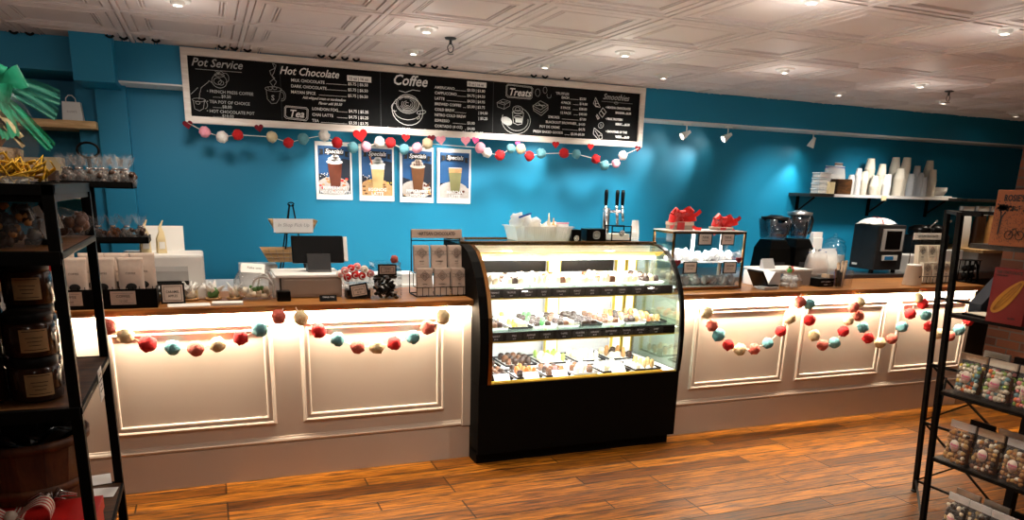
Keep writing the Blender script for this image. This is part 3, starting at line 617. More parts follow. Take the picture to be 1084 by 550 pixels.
# ================================================================== DRINK POSTERS
def poster(px0, py0, px1, py1, lab, drink, line1, line2, kind):
    a, q = P(px0, py0, Y=YW-.008), P(px1, py1, Y=YW-.008); w, h = q.x-a.x, a.z-q.z
    r = thing('drink_poster', lab, 'poster', (a.x, YW-.002, q.z), 0, 'drink posters in a row')
    t = M(); t.box(0, w, -.004, 0, 0, h); S0 = part('sheet', t, 'white_paper', r)
    x0, x1, z0, z1 = .02*w/.27, w-.014, .10*h, h*.93
    def fl(poly, m, d): tt = M(); tt.flat([(x0+(x1-x0)*u, z0+(z1-z0)*v) for u, v in poly], -.004-.0006*d); return part('print', tt, m, S0)
    fl([(0, 0), (1, 0), (1, 1), (0, 1)], 'poster_blue', 1)
    if kind != 3: fl([(.62, .2), (1, .2), (1, .72), (.75, .75), (.62, .6)], 'poster_navy', 2); fl([(0, .2), (.3, .2), (.25, .38), (0, .42)], 'poster_navy', 2)
    else: fl([(0, .18), (.35, .22), (.3, .34), (0, .32)], 'poster_navy', 2)
    ell = lambda cx, cy, rx, ry, n=20: [(cx+rx*math.cos(2*PI*i/n), cy+ry*math.sin(2*PI*i/n)) for i in range(n)]
    surf_m = ['poster_stone', 'poster_tan', 'poster_stone', 'poster_stone'][kind]
    cut = lambda pl: [(max(0, min(1, u)), max(.0, v)) for u, v in pl]
    fl([(0, 0), (1, 0), (1, .22), (0, .24)], 'poster_navy' if kind in (0, 2) else surf_m, 3)
    fl(cut(ell(.45, .16, .52, .20)), surf_m, 4)
    rnd = random.Random(kind)
    cols = [['candy_orange', 'red_satin', 'poster_tan'], ['poster_tan', 'candy_yellow', 'choc_milk'], ['choc_milk', 'cocoa', 'poster_tan'], ['choc_milk', 'cocoa', 'poster_navy']][kind]
    for i in range(22 if kind != 3 else 8):
        cx, cy = rnd.uniform(.04, .96), rnd.uniform(.03, .32); 
        if kind == 3: cx, cy = rnd.uniform(.5, .85), rnd.uniform(.1, .2)
        fl(cut(ell(cx, cy, rnd.uniform(.02, .06), rnd.uniform(.012, .03), 8)), cols[i % 3], 5+.1*i)
    if kind in (0, 1):
        for i in range(9): fl(ell(rnd.uniform(.03, .28), rnd.uniform(.34, .44), .014, .012, 6), 'white_ink', 5)
    gm = ['cocoa', 'latte', 'choc_milk', 'matcha'][kind]
    fl([(.37, .14), (.67, .14), (.75, .66), (.29, .66)], gm, 8)
    if kind == 3: fl([(.305, .56), (.735, .56), (.75, .66), (.29, .66)], 'poster_tan', 8.5); fl(ell(.52, .665, .23, .012), 'white_ink', 9)
    else:
        fl([(.305, .56), (.735, .56), (.75, .66), (.29, .66)], ['cocoa', 'white_ink', 'choc_milk', 'latte'][kind], 8.5)
        for cx, cy, rx, ry in [(.51, .67, .26, .05), (.50, .73, .20, .05), (.53, .78, .12, .045), (.51, .83, .05, .03)]: fl(ell(cx, cy, rx, ry), 'white_ink' if kind != 2 else 'stripe_white', 9)
        if kind == 1: fl([(.22, .88), (.26, .89), (.36, .66), (.32, .66)], 'candy_orange', 9.5)
        if kind == 2:
            for u in (.38, .46, .54, .62): fl([(u, .84-abs(u-.5)), (u+.025, .84-abs(u-.5)), (u+.04, .68), (u+.01, .68)], 'cocoa', 10)
        if kind == 0:
            for u, v in [(.44, .70), (.55, .74), (.5, .80)]: fl(ell(u, v, .02, .015, 6), 'cocoa', 10)
    # ribbon banner
    fl([(.20, .83), (.80, .81), (.80, .93), (.20, .95)], 'ink', 11); fl([(.04, .82), (.16, .82), (.16, .93), (.04, .93), (.08, .875)], 'ink', 11); fl([(.84, .79), (.96, .78), (.92, .84), (.97, .89), (.84, .90)], 'ink', 11)
    tt = M(); tt.m = Matrix.Translation((x0+(x1-x0)*.5, -.0118, z0+(z1-z0)*.848)); tt.text('Specials', 0, 0, .042, .3, 'CENTER', .0003, .0005); part('lettering', tt, 'white_ink', S0)
    tt = M(); tt.m = Matrix.Translation((x0+(x1-x0)*.5, -.0118, z0+(z1-z0)*.095)); tt.text(line1, 0, 0, .032, 0, 'CENTER', .0003, .0008, min(1, .19/(.019*len(line1)))); tt.text(line2, 0, -.030, .032, 0, 'CENTER', .0003, .0008, min(1, .2/(.019*len(line2)))); part('lettering', tt, 'white_ink', S0)
poster(333, 149, 373.5, 211.5, 'drink poster of a hot chocolate topped with whipped cream, leftmost of four', 'x', 'PEPPERMINT', 'HOT CHOCOLATE', 0)
poster(379.5, 152, 417.5, 213, 'drink poster of a pale creamy latte with a cinnamon stick, second of four', 'x', 'EGGNOG', 'LATTE', 1)
poster(423, 154.5, 459, 214.5, 'drink poster of a mocha with chocolate drizzle, third of four', 'x', 'PEPPERMINT', 'MOCHA', 2)
poster(463, 156.5, 498, 215.5, 'drink poster of a greenish latte without cream, rightmost of four', 'x', 'MATCHA', 'LATTE', 3)
# ================================================================== CURVED GLASS PASTRY CASE
CX0, CX1 = 1.395, 2.765
r = CASE = thing('pastry_case', 'black refrigerated pastry case with curved glass front between the two counters', 'display case', (0, 0, 0))
t = M(); t.box(CX0, CX1, 3.905, 4.62, .06, .49, .006); t.box(CX0, CX1-.035, 3.93, 4.60, 0, .08); part('base', t, 'case_black', r)
PR = [(3.905, .49), (3.895, .60), (3.895, .74), (3.910, .88), (3.945, 1.00), (4.000, 1.10), (4.070, 1.18), (4.150, 1.235), (4.240, 1.262), (4.30, 1.266)]
side = PR+[(4.62, 1.266), (4.62, .49)]
t = M(); t.prism(side, CX0, CX0+.055, 'X'); part('side_panel', t, 'case_black', r)
def trimtube(x0, x1, off=0):
    t = M(); rs = []
    for y, z in PR: rs.append((y, z))
    q = [[(x0, y-.004-off, z+off*.5), (x1, y-.004-off, z+off*.5), (x1, y+.016, z-.006), (x0, y+.016, z-.006)] for y, z in rs]
    t.rings(q, True, True, False); return t
part('glass_edge_trim', trimtube(CX0+.052, CX0+.075), 'bronze', r)
part('glass_edge_trim', trimtube(CX1-.026, CX1), 'black_gloss', r)
t = M(); t.prism([(y, z) for y, z in side], CX1-.012, CX1-.006, 'X'); part('side_glass', t, 'glass_green', r)
t = M(); t.box(CX1-.03, CX1, 4.58, 4.62, .49, 1.262); part('corner_post', t, 'black_gloss', r)
t = M(); n = 40
t.surf(lambda u, v: (CX0+.06+(CX1-CX0-.075)*v, *PR[int(round(u*(len(PR)-1)))]), len(PR)-1, 1); part('curved_glass', t, 'glass', r)
t = M(); t.box(CX0, CX1, 4.28, 4.62, 1.258, 1.276, .002); part('top_panel', t, 'glass_green', r)
t = M(); t.box(CX0, CX1, 4.292, 4.308, 1.254, 1.280, .002); t.box(CX0, CX1, 4.61, 4.625, 1.25, 1.282, .002); part('top_rail', t, 'bronze', r)
# canopy with lamp
t = M(); t.box(CX0+.06, CX1-.03, 4.20, 4.30, 1.195, 1.205); t.prism([(4.20, 1.195), (4.20, 1.212), (4.16, 1.225), (4.155, 1.22)], CX0+.06, CX1-.03, 'X'); part('canopy', t, 'gold_trim', r)
t = M(); t.cyl((CX0+.08, 4.22, 1.182), (CX1-.05, 4.22, 1.182), .009); part('light_tube', t, 'led_cool', r)
# back: white frames with dark sliding glass
t = M(); t.box(CX0+.055, CX1-.012, 4.565, 4.575, 1.06, 1.25); part('back_glass', t, 'black_gloss', r); t = M(); t.box(CX0+.055, CX1-.012, 4.560, 4.575, .49, 1.06); part('back_panel', t, 'panel_grey', r)
for x0, x1 in [(2.085, 2.165), (2.60, 2.66), (2.685, 2.745), (CX0+.055, CX0+.08)]:
    t = M(); t.box(x0, x1, 4.50, 4.555, .49, 1.20, .003); tt = part('door_frame', t, 'white_plastic', r)
    t = M(); t.box(x0-.005, x0, 4.496, 4.53, .49, 1.18); t.box(x1, x1+.005, 4.496, 4.53, .49, 1.18); part('gasket', t, 'gold_trim', tt)
t = M(); t.box(CX0+.055, CX1-.012, 4.35, 4.57, 1.185, 1.25); part('lamp_housing', t, 'white_plastic', r)
SHZ = [(1.030, 4.05), (.785, 3.985)]
for k, (z, y0) in enumerate(SHZ):
    t = M(); t.box(CX0+.06, CX1-.018, y0, 4.50, z-.006, z); part('glass_shelf', t, 'glass_green', r)
    t = M(); t.box(CX0+.06, CX1-.018, y0-.014, y0-.006, z-.056, z-.004, .001); part('tag_rail', t, 'black_plastic', r)
    t = M(); t.box(CX0+.06, CX1-.018, y0-.012, y0+.006, z-.066, z-.056, .001); part('shelf_trim', t, 'gold_trim', r)
    t = M(); t.cyl((CX0+.08, y0+.03, z-.026), (CX1-.04, y0+.03, z-.026), .006); part('light_tube', t, 'led_cool', r)
    area((CX0*.5+CX1*.5, y0+.04, z-.034), (CX0*.5+CX1*.5, y0+.22, z-.3), 6.5, 1.25, .02, (1, 1, .97))
area((CX0*.5+CX1*.5, 4.22, 1.168), (CX0*.5+CX1*.5, 4.27, .9), 9, 1.25, .02, (1, 1, .97))
t = M(); t.box(CX0+.06, CX1-.018, 3.92, 4.56, .484, .494); part('deck', t, 'white_plastic', r)
t = M(); t.box(CX0+.075, CX1-.12, 3.918, 3.926, .496, .504); t.box(CX0+.06, CX1-.018, 3.908, 3.918, .488, .498); part('deck_trim', t, 'gold_trim', r)
# price tags clipped on the rails
NAMES = ['BUTTERMINT', 'TRUFFLES', 'SEA SALT', 'DARK', 'CARAMELS', 'PEANUT', 'MILK', 'ALMOND', 'CREAMS', 'TOFFEE', 'CLUSTERS', 'NOUGAT']
for k, (z, y0) in enumerate(SHZ):
    xs = [1.475+i*(.108) for i in range(11)]
    for i, x in enumerate(xs):
        w = .098 if i % 3 else .086; hh = .050 if k == 0 else (.036 if i != 4 else .052)
        if k == 0 and i == 8: w = .07
        rr = thing('price_card', 'black price card on the %s rail of the pastry case, %s from left' % (['upper', 'lower'][k], ORD[i]), 'price card', (x, y0-.016, z-.032), 0, 'black price cards in the pastry case')
        t = M(); t.box(0, w, -.002, 0, -hh/2, hh/2, .0005); cc = part('card', t, 'ink', rr)
        t = M(); t.m = Matrix.Translation((w/2, -.0026, 0)); t.text(NAMES[(i+5*k) % 12], 0, .002, .0145, 0, 'CENTER', .0002, 0, .9); t.text(['$2.50', 'each', '3 for $7'][i % 3], 0, -.014, .011, 0, 'CENTER', .0002, 0); part('lettering', t, 'white_ink', cc)
# trays of chocolates
rnd = random.Random(11); NCH = [0]
def choc(kind):
    t = M()
    if kind in ('choc_dark', 'choc_milk', 'choc_white'): t.lathe([(0, .0), (.014, 0), (.0155, .006), (.013, .014), (.006, .017), (0, .0172)], seg=10)
    elif kind == 'bar': t.box(-.011, .011, -.016, .016, 0, .012, .002)
    else: t.ball((0, 0, .010), .012, 8, .3)
    return t
CHP = {}
def tray(x, y, z, w, d, where, kinds, nx, ny, material='white_plastic', mess=.003, wrapn=0):
    rr = thing('serving_tray', where[0].upper()+where[1:] if 0 else where, 'tray', (x, y, z), 0, 'trays in the pastry case')
    t = M(); t.rings([[(-w/2+a, -d/2+a, h), (w/2-a, -d/2+a, h), (w/2-a, d/2-a, h), (-w/2+a, d/2-a, h)] for a, h in [(.006, 0), (0, .014), (.003, .014), (.008, .003)]], True, False, False)
    t.flat([(-w/2+.008, -d/2+.008), (w/2-.008, -d/2+.008), (w/2-.008, d/2-.008), (-w/2+.008, d/2-.008)], .003, 'Z'); part('dish', t, material, rr)
    t = M(); t.flat([(-w/2+.012, -d/2+.010), (w/2-.012, -d/2+.012), (w/2-.010, d/2-.010), (-w/2+.010, d/2-.012)], .0045, 'Z'); part('paper_liner', t, 'white_paper', rr)
    t = M(); t.surf(lambda u, v: (-w/2+.006+(w-.012)*u, -d/2+.01+(d-.02)*v, .024+.014*noise.noise(Vector((u*7+x*9, v*9, z*5)))+.01*math.sin(PI*u)), 10, 12, False); part('film_cover', t, 'cello', rr)
    lab = 'small sweet on the '+where
    for i in range(nx):
        for j in range(ny):
            kd = kinds[(i+j*2+int(rnd.random()*1.3)) % len(kinds)]
            shape = kd if kd in ('choc_dark', 'choc_milk', 'choc_white') else ('bar' if kd.startswith('bar') else 'lump')
            mm = kd.replace('bar_', ''); key = (shape, mm)
            px = x-w/2+.02+(w-.04)*(i+.5)/nx+rnd.uniform(-mess, mess); py = y-d/2+.022+(d-.044)*(j+.5)/ny+rnd.uniform(-mess, mess)
            if key not in CHP:
                tc_ = choc(shape); me = tc_.mesh('chocolate_piece', mm); CHP[key] = me
            o = bpy.data.objects.new('chocolate_piece', CHP[key]); COL.objects.link(o); o.location = (px, py, z+.005); o.rotation_euler = (0, 0, rnd.uniform(-.4, .4)); k_ = rnd.uniform(1.25, 1.5); o.scale = (k_, k_, k_*(1.8 if z > 1 or z < .6 else 1.3))
            tag(o, lab, 'chocolate', 'chocolates on the '+where); NCH[0] += 1
D, K, W_ = 'choc_dark', 'choc_milk', 'choc_white'
tops = [([W_, 'candy_cream'], ), ([W_, D, W_], ), (['candy_cream', W_], ), ([W_, K, W_], ), (['bar_choc_white', W_], ), ([W_, 'candy_cream', K], ), ([W_, W_], ), ([D, W_, W_], )]
for i in range(8):
    tray(1.54+i*.158, 4.27, 1.031, .150, .36, 'white tray, pastry case top shelf, %s from left' % ORD[i], tops[i][0], 3, 5)
mids = [[D, K], ['candy_yellow', W_, W_], [D, 'candy_green', D], [D, K, W_], ['bar_choc_dark', D], [K, 'candy_cream'], ['candy_orange', D, 'sugar'], ['candy_orange', 'choc_white', 'sugar']]
for i in range(8):
    tray(1.545+i*.157, 4.22, .786, .148, .40, 'white tray, pastry case middle shelf, %s from left' % ORD[i], mids[i], 3, 5, ['steel', 'black_plastic', 'white_plastic'][i % 3])
bots = [('choc', [D, K]), ('c', ['popcorn', D, 'candy_orange']), ('c', [K, 'candy_pink', D, 'popcorn']), ('c', [W_, 'candy_cream', K]), ('c', [W_, 'bar_choc_white']), ('c', ['bar_choc_white', 'sugar'])]
xb = [1.545, 1.735, 1.925, 2.115, 2.33, 2.56]
for i in range(6):
    tray(xb[i], 4.06, .496, .17 if i < 4 else .20, .22, 'tray, front row on pastry case floor, %s from left' % ORD[i], bots[i][1], 3, 3, 'black_plastic' if i != 3 else 'steel')
    if i in (0, 1, 2, 4):
        t = M(); t.box(-.05, .05, -.001, .001, 0, .05, .0005); o = single('blank_card', 'white card before the %s front tray on the pastry case floor' % ORD[i], 'price card', t, 'white_paper', (xb[i]+.01, 3.938, .497), 0, 'white cards at the front of the pastry case'); o.rotation_euler = (-.75, 0, 0)
for i in range(5):
    tray(1.56+i*.25, 4.39, .496, .22, .26, 'black tray, back row on pastry case floor, %s from left' % ORD[i], [[D, K, 'popcorn'], [K, D], [W_, 'candy_lime', W_], [W_, 'candy_cream'], [D, 'choc_white', 'popcorn']][i], 4, 3, 'black_plastic')

# ================================================================== small building helpers
def bag(w, h, d, m, name='body', crimp=True, flare=0.0, seed=0):
    """stand-up pouch, base at z=0, front facing -Y"""
    t = M(); rn = random.Random(seed); rs = []
    lv = [(0, 1, .85), (.04, 1.02, 1), (.35, 1.0, 1.02), (.65, .98, .75), (.85, .97, .38), (.93, .98+flare, .08), (1, 1.0+flare, .05)]
    n = 16
    for z, a, b in lv:
        ring = []
        for i in range(n):
            an = 2*PI*i/n; cx = abs(math.cos(an))**.45*math.copysign(1, math.cos(an)); cy = abs(math.sin(an))**.6*math.copysign(1, math.sin(an))
            k = 1+rn.uniform(-.02, .02)
            ring.append((w/2*a*cx*k, d/2*b*cy*k, z*h+rn.uniform(-.004, .004)*(0 < z < 1)*h*2))
        rs.append(ring)
    t.rings(rs); return t
def card_frame(w, h, lab, cat, loc, rz=0, tilt=.2, lines=('DARK', 'CHOCOLATE'), grp=None, name='sign_holder'):
    r = thing(name, lab, cat, loc, rz, grp)
    q = Matrix.Rotation(-tilt, 4, 'X')
    t = M(); t.m = q; t.box(-w/2, w/2, 0, .006, 0, h, .001); part('frame', t, 'black_plastic', r)
    t = M(); t.m = q; t.box(-w/2+.009, w/2-.009, -.0012, 0, .009, h-.009); cp = part('card', t, 'card', r)
    t = M(); t.m = q @ Matrix.Translation((0, -.002, 0)); e = .0022; a, b, c_, d_ = -w/2+.016, w/2-.016, .016, h-.016
    for (x0, x1, z0, z1) in [(a, b, c_, c_+e), (a, b, d_-e, d_), (a, a+e, c_, d_), (b-e, b, c_, d_)]: t.box(x0, x1, -.0005, 0, z0, z1)
    for k, l in enumerate(lines): t.text(l, 0, h*.52-k*h*.2, h*.17, 0, 'CENTER', .0002, .0002, .8)
    part('lettering', t, 'ink', cp)
    t = M(); t.m = q; t.box(-w/2*.5, w/2*.5, .006, .010, 0, h*.8); t.m = Matrix(); t.box(-w*.35, w*.35, 0, h*.35, 0, .004); part('stand', t, 'black_plastic', r)
    return r

# ================================================================== LEFT COUNTER, LEFT TO RIGHT
# black caddy of coffee bags
cl = thing('bag_caddy', 'black metal caddy on the left counter behind the left rack', 'caddy', (-.515, 4.15, TOP))
t = M(); w, d, h = .53, .19, .095
t.box(-w/2, w/2, -d/2, -d/2+.005, 0, h); t.box(-w/2, w/2, d/2-.005, d/2, 0, h); t.box(-w/2, -w/2+.005, -d/2, d/2, 0, h); t.box(w/2-.005, w/2, -d/2, d/2, 0, h); t.box(-w/2, w/2, -d/2, d/2, 0, .004)
for i in range(18): t.cyl((-w/2+.015+i*.0294, -d/2, h), (-w/2+.015+i*.0294, -d/2, h+.012), .002, seg=5)
part('body', t, 'black_metal', cl)
for x, a in ((-.115, 'left'), (.115, 'right')):
    t = M(); t.box(x-.055, x+.055, -d/2-.004, -d/2-.001, .02, .085); cc = part('name_card', t, 'card', cl)
    t = M(); t.m = Matrix.Translation((x, -d/2-.005, 0)); t.text('COFFEE', 0, .055, .018, 0, 'CENTER', .0002); t.text('12 OZ', 0, .033, .013, 0, 'CENTER', .0002); t.box(-.045, .045, 0, .0005, .026, .027); t.box(-.045, .045, 0, .0005, .074, .075); part('lettering', t, 'ink', cc)
for i, (x, y, tw) in enumerate([(-.215, -.035, 'front row, first'), (-.09, -.04, 'front row, second'), (.03, -.03, 'front row, third'), (.155, -.04, 'front row, rightmost'), (-.15, .045, 'back row, first'), (-.02, .045, 'back row, second'), (.09, .045, 'back row, third'), (.205, .045, 'back row, rightmost')]):
    rr = thing('coffee_bag', 'kraft coffee bag with a dark oval in the black caddy, %s from left' % tw.replace(', rightmost', ', last'), 'coffee bag', (-.515+x, 4.15+y, TOP+.005), random.uniform(-.06, .06), 'coffee bags in the caddy')
    part('pouch', bag(.115, .238 if y < 0 else .252, .06, 'card', seed=i), 'card', rr)
    t = M(); t.ball((0, -.031, .098), .024, 14, sy=.08, sz=.75); part('logo', t, 'ink', rr)
    t = M(); t.m = Matrix.Translation((0, -.026, 0)); t.text('COFFEE', 0, .158, .013, 0, 'CENTER', .0002); part('lettering', t, 'ink', rr)
    if i == 0: t = M(); t.prism([(x_, z_+.19) for x_, z_ in heart_poly(.05)], -.028, -.0265); part('heart_sticker', t, 'red_box', rr)
# two-tier stand
ts = thing('tiered_stand', 'black two-tier tray stand with a ring handle on the left counter', 'stand', (-.52, 4.40, TOP))
t = M(); t.cyl((0, 0, 0), (0, 0, .71), .009); t.lathe([(.06, 0), (.06, .008), (.012, .014)], seg=20, cap=True); part('pole', t, 'black_metal', ts)
t = M(); t.tube([(.048*math.cos(a*PI/12), 0, .745+.036*math.sin(a*PI/12)) for a in range(24)], .006, 8, True); part('ring_handle', t, 'black_metal', ts)
def trayb(x0, x1, z, dp=.15):
    t = M(); t.box(x0, x1, -dp, dp, z, z+.006); 
    for a, b, c_, e in [(x0, x1, -dp, -dp+.006), (x0, x1, dp-.006, dp), (x0, x0+.006, -dp, dp), (x1-.006, x1, -dp, dp)]: t.box(a, b, c_, e, z, z+.032)
    return t
part('tray', trayb(-.12, .195, .565, .13), 'black_metal', ts); part('tray', trayb(-.15, .24, .295, .11), 'black_metal', ts)
def cellobag(loc, rz, lab, grp, fill='choc_dark', s=1, seed=0, top=True, n=14):
    rr = thing('candy_bag', lab, 'candy bag', loc, rz, grp); rn = random.Random(seed)
    t = M()
    for k in range(n):
        t.ball((rn.uniform(-.03, .03)*s, rn.uniform(-.022, .022)*s, (.014+rn.uniform(0, .045))*s), .013*s, 8, .3, seed=k)
    part('sweets', t, fill, rr)
    t = M(); rs = []
    for z, a in [(0, .036), (.02, .044), (.05, .040), (.07, .016), (.078, .012), (.095, .020), (.125, .030)]:
        rs.append([(s*a*(1+(.75*(i_ % 2)-.3)*(z > .08))*math.cos(q_), s*a*.8*(1+(.75*(i_ % 2)-.3)*(z > .08))*math.sin(q_), s*(z+(.022*(i_ % 2)-.012+.008*math.sin(3*q_+seed) if z > .1 else 0))) for i_, q_ in [(i, 2*PI*i/18) for i in range(18)]])
    t.rings(rs, True, False); part('wrapper', t, 'cello', rr)
    t = M(); t.lathe([(.014*s, .070*s), (.0165*s, .074*s), (.014*s, .078*s)], seg=10); part('tie', t, 'chrome', rr)
    return rr
k = 0
for i in range(6):
    for j in range(2):
        cellobag((-.47-.145+i*.052+random.uniform(-.008, .008), 4.40-.07+j*.12, TOP+.572), random.uniform(-1, 1), 'cellophane chocolate bag, upper tray of the two-tier stand, %s row, %s from left' % (['front', 'back'][j], ORD[i]), 'chocolate bags on the upper tray', 'choc_dark', 1.15, seed=k); k += 1
for i in range(6):
    for j in range(1):
        cellobag((-.47-.165+i*.064, 4.40-.03+j*.12, TOP+.302), random.uniform(-1, 1), 'cellophane chocolate bag, lower tray of the two-tier stand, %s from left' % ORD[i], 'chocolate bags on the lower tray', 'choc_milk' if i == 3 else 'choc_dark', 1.0, seed=k); k += 1
# framed sign in front of printer, papers
card_frame(.115, .105, 'small black framed kraft card beside the printer on the left counter', 'sign', (P(185, 316, Z=TOP).x, 4.17, TOP), .05, .15, ('CARAMEL', 'APPLES'))
t = M(); t.surf(lambda u, v: (-.055+.11*u+.006*math.sin(9*v), -.03+.06*v+.01*math.sin(7*u), .10*abs(math.sin(3*u+2*v))*.5+.0), 10, 6); single('cellophane_wrap', 'crumpled clear cellophane wrap behind the framed kraft card', 'wrap', t, 'cello_bright', (P(185, 316, Z=TOP).x-.005, 4.235, TOP+.006))
t = M(); t.box(-.10, .10, -.05, .05, 0, .002); single('paper_sheet', 'flat white sheet of paper at the counter edge in front of the framed card', 'paper', t, 'white_paper', (P(205, 320, Z=TOP).x-.02, 4.10, TOP+.001), .06)
# printer
pr_ = thing('printer', 'white inkjet printer on the left counter', 'printer', (-.225, 4.47, TOP))
t = M(); t.box(-.20, .20, -.16, .13, .06, .235, .014); t.box(-.20, .215, -.17, .13, .0, .07, .01); part('body', t, 'white_plastic', pr_)
t = M(); t.prism([(-.165, .100), (-.165, .150), (-.155, .20), (-.155, .100)], -.12, .12, 'X'); part('control_panel', t, 'grey_plastic', pr_)
t = M(); t.box(-.12, .12, -.168, -.150, .078, .100); part('paper_slot', t, 'black_plastic', pr_)
t = M(); t.box(-.13, .12, -.23, -.16, .062, .072, .002); part('output_tray', t, 'white_plastic', pr_)
t = M(); t.box(-.15, .16, -.176, -.165, .015, .055); part('paper_drawer', t, 'cream_bag', pr_)
t = M(); t.m = Matrix.Translation((0, .11, .22)) @ Matrix.Rotation(-.2, 4, 'X'); t.box(-.105, .105, 0, .004, 0, .15); part('paper_support', t, 'white_plastic', pr_)
for px, h, w, lab in [(153, .15, .05, 'tall cream paper bag with a pointed top standing on the printer, left of two'), (170, .148, .045, 'narrow pointed cream paper bag standing on the printer, right of two')]:
    p = P(px, 250, Y=4.44); rr = thing('paper_bag', lab, 'paper bag', (p.x, 4.42, TOP+.236), .3)
    t = M(); t.rings([[(-w/2*a+c_, -.02*b, z), (w/2*a+c_, -.02*b, z), (w/2*a+c_, .02*b, z), (-w/2*a+c_, .02*b, z)] for z, a, b, c_ in [(0, 1, 1, 0), (h*.5, .9, .8, 0), (h*.75, .5, .4, .005), (h*.9, .35, .1, .0), (h*1.15, .12, .05, .018)]], True, True, False); part('paper', t, 'cream_bag', rr)
    t = M(); t.box(-w*.32, w*.32, -.021, -.019, h*.15, h*.4); part('sticker', t, 'white_paper', rr)
# wrapped posies
for i, (px, lab) in enumerate([(202, 'small wrapped candy posy with white and green tissue, left of three'), (226, 'small wrapped candy posy with a green centre, middle of three'), (248, 'small wrapped candy posy with pale tissue, right of three beside the glass jar')]):
    p = P(px, 314, Z=TOP); rr = thing('candy_posy', lab, 'candy', (p.x, 4.27, TOP), i, 'wrapped posies')
    t = M(); t.lathe([(.0, 0), (.035, 0), (.045, .012), (.03, .014)], seg=12); part('dish', t, 'poster_tan', rr)
    t = M(); t.ball((0, 0, .035), .03, 10, .5, seed=i); part('centre', t, 'plant_green' if i == 1 else 'candy_cream', rr)
    t = M(); rn = random.Random(i)
    for q in range(9):
        a = q*.7; t.prism([(0, 0), (.012, .03), (0, .055), (-.012, .03)], -.001, .001) if 0 else None
        d = Vector((math.cos(a)*rn.uniform(.3, 1), math.sin(a)*rn.uniform(.3, 1), rn.uniform(.3, 1.3))).normalized()
        t.tube([(0, 0, .03), tuple(Vector((0, 0, .035))+d*.04), tuple(Vector((0, 0, .035))+d*(.075 if i < 2 or q % 2 else .055))], [.006, .014, .003], 6, flat=.25)
    part('tissue', t, 'white_paper', rr)
t = M()
for q in range(7): t.box(-.075, .075, -.04, .04, q*.0018, q*.0018+.0014)
single('note_pad', 'small white pad of paper lying at the front edge of the left counter', 'paper pad', t, 'white_paper', (P(240, 317, Z=TOP).x, 4.10, TOP), -.05)
# big tilted glass jar
p = P(270, 315, Z=TOP); gj = thing('glass_jar', 'round clear glass jar of wrapped mints with a card leaning on it', 'jar', (p.x, 4.27, TOP))
t = M(); t.lathe([(.02, 0), (.075, .002), (.100, .035), (.105, .075), (.098, .115), (.08, .145), (.082, .150), (.086, .145), (.104, .112), (.110, .075), (.105, .032), (.078, -.0)], seg=28); part('bowl', t, 'glass', gj)
t = M(); rn = random.Random(3)
for q in range(24):
    a, b = rn.uniform(0, 6.28), rn.uniform(0, .07); t.ball((b*math.cos(a), b*math.sin(a), .02+rn.uniform(0, .035)), .014, 8, .5, sx=1.3, seed=q)
part('wrapped_mints', t, 'candy_cream', gj)['kind'] = 'stuff'
t = M()
for q in range(8):
    a, b = rn.uniform(0, 6.28), rn.uniform(0, .07); t.ball((b*math.cos(a), b*math.sin(a)-.02, .03+rn.uniform(0, .03)), .013, 8, .6, seed=q)
part('green_mints', t, 'plant_green', gj)['kind'] = 'stuff'
t = M(); t.tube([(.04+.05*math.cos(a*.35), -.02, .075+.045*math.sin(a*.35)) for a in range(14)], .006, 6); t.tube([(.05+.03*math.cos(a*.35), 0, .075+.06*math.sin(a*.35)) for a in range(14)], .006, 6); part('scoop', t, 'white_plastic', gj)
t = M(); t.m = Matrix.Rotation(-.9, 4, 'X') @ Matrix.Rotation(.12, 4, 'Y'); t.box(-.065, .055, -.001, .001, 0, .07); t.m = t.m @ Matrix.Translation((0, -.002, 0)); t.use('white_paper').use('ink').text('Take one', 0, .03, .02, .2, 'CENTER', .0002)
o = single('handwritten_card', 'white handwritten card lying across the mouth of the glass jar', 'card', t, 'white_paper', (p.x-.005, 4.20, TOP+.148)); 
# basket stand on the back counter
p = P(308, 216, Y=5.35); gx = p.x; zt = p.z
bs = thing('wire_basket_stand', 'tall two-tier wire stand for baskets behind the till against the teal wall', 'stand', (gx, 5.35, .91))
t = M(); H = zt-.91
t.tube([(-.10, -.06, 0), (-.045, -.01, H*.5), (-.01, 0, H)], .005); t.tube([(.10, -.06, 0), (.05, -.01, H*.5), (.01, 0, H)], .005); t.tube([(-.10, .10, 0), (-.01, .0, H)], .005); t.tube([(.10, .10, 0), (.01, .0, H)], .005)
t.tube([(.02*math.cos(a*.5), 0, H+.0+.012*math.sin(a*.5)) for a in range(13)], .004)
part('frame', t, 'black_metal', bs)
def wbasket(px, py, wd, lab):
    p = P(px, py, Y=5.25); rr = thing('wire_basket', lab, 'basket', (p.x, 5.25, p.z), 0, 'baskets on the wire stand')
    t = M(); w = wd/2; hh = .085
    t.rings([[(-w*a, -.10*a, z), (w*a, -.10*a, z), (w*a, .10*a, z), (-w*a, .10*a, z)] for z, a in [(0, .72), (hh, 1), (hh, .97), (.004, .69)]], True, False, False); t.flat([(-w*.69, -.07), (w*.69, -.07), (w*.69, .07), (-w*.69, .07)], .004, 'Z')
    part('basket_body', t, 'pale_wood', rr)
    t = M()
    for q in range(9): t.cyl((-w*.74+q*w*.185, -.074, 0), (-w+q*w*.25, -.102, hh), .003, seg=5)
    for zz, a in ((.03, .82), (.06, .92)): t.tube([(-w*a, -.10*a-.002, zz), (w*a, -.10*a-.002, zz)], .003, 5)
    part('weave', t, 'kraft', rr)
    return rr
wb = wbasket(310, 246, .30, 'shallow woven basket on the upper tier, behind a white sign')
wb2 = wbasket(306, 276, .36, 'shallow woven basket on the lower tier, partly behind the till screen')
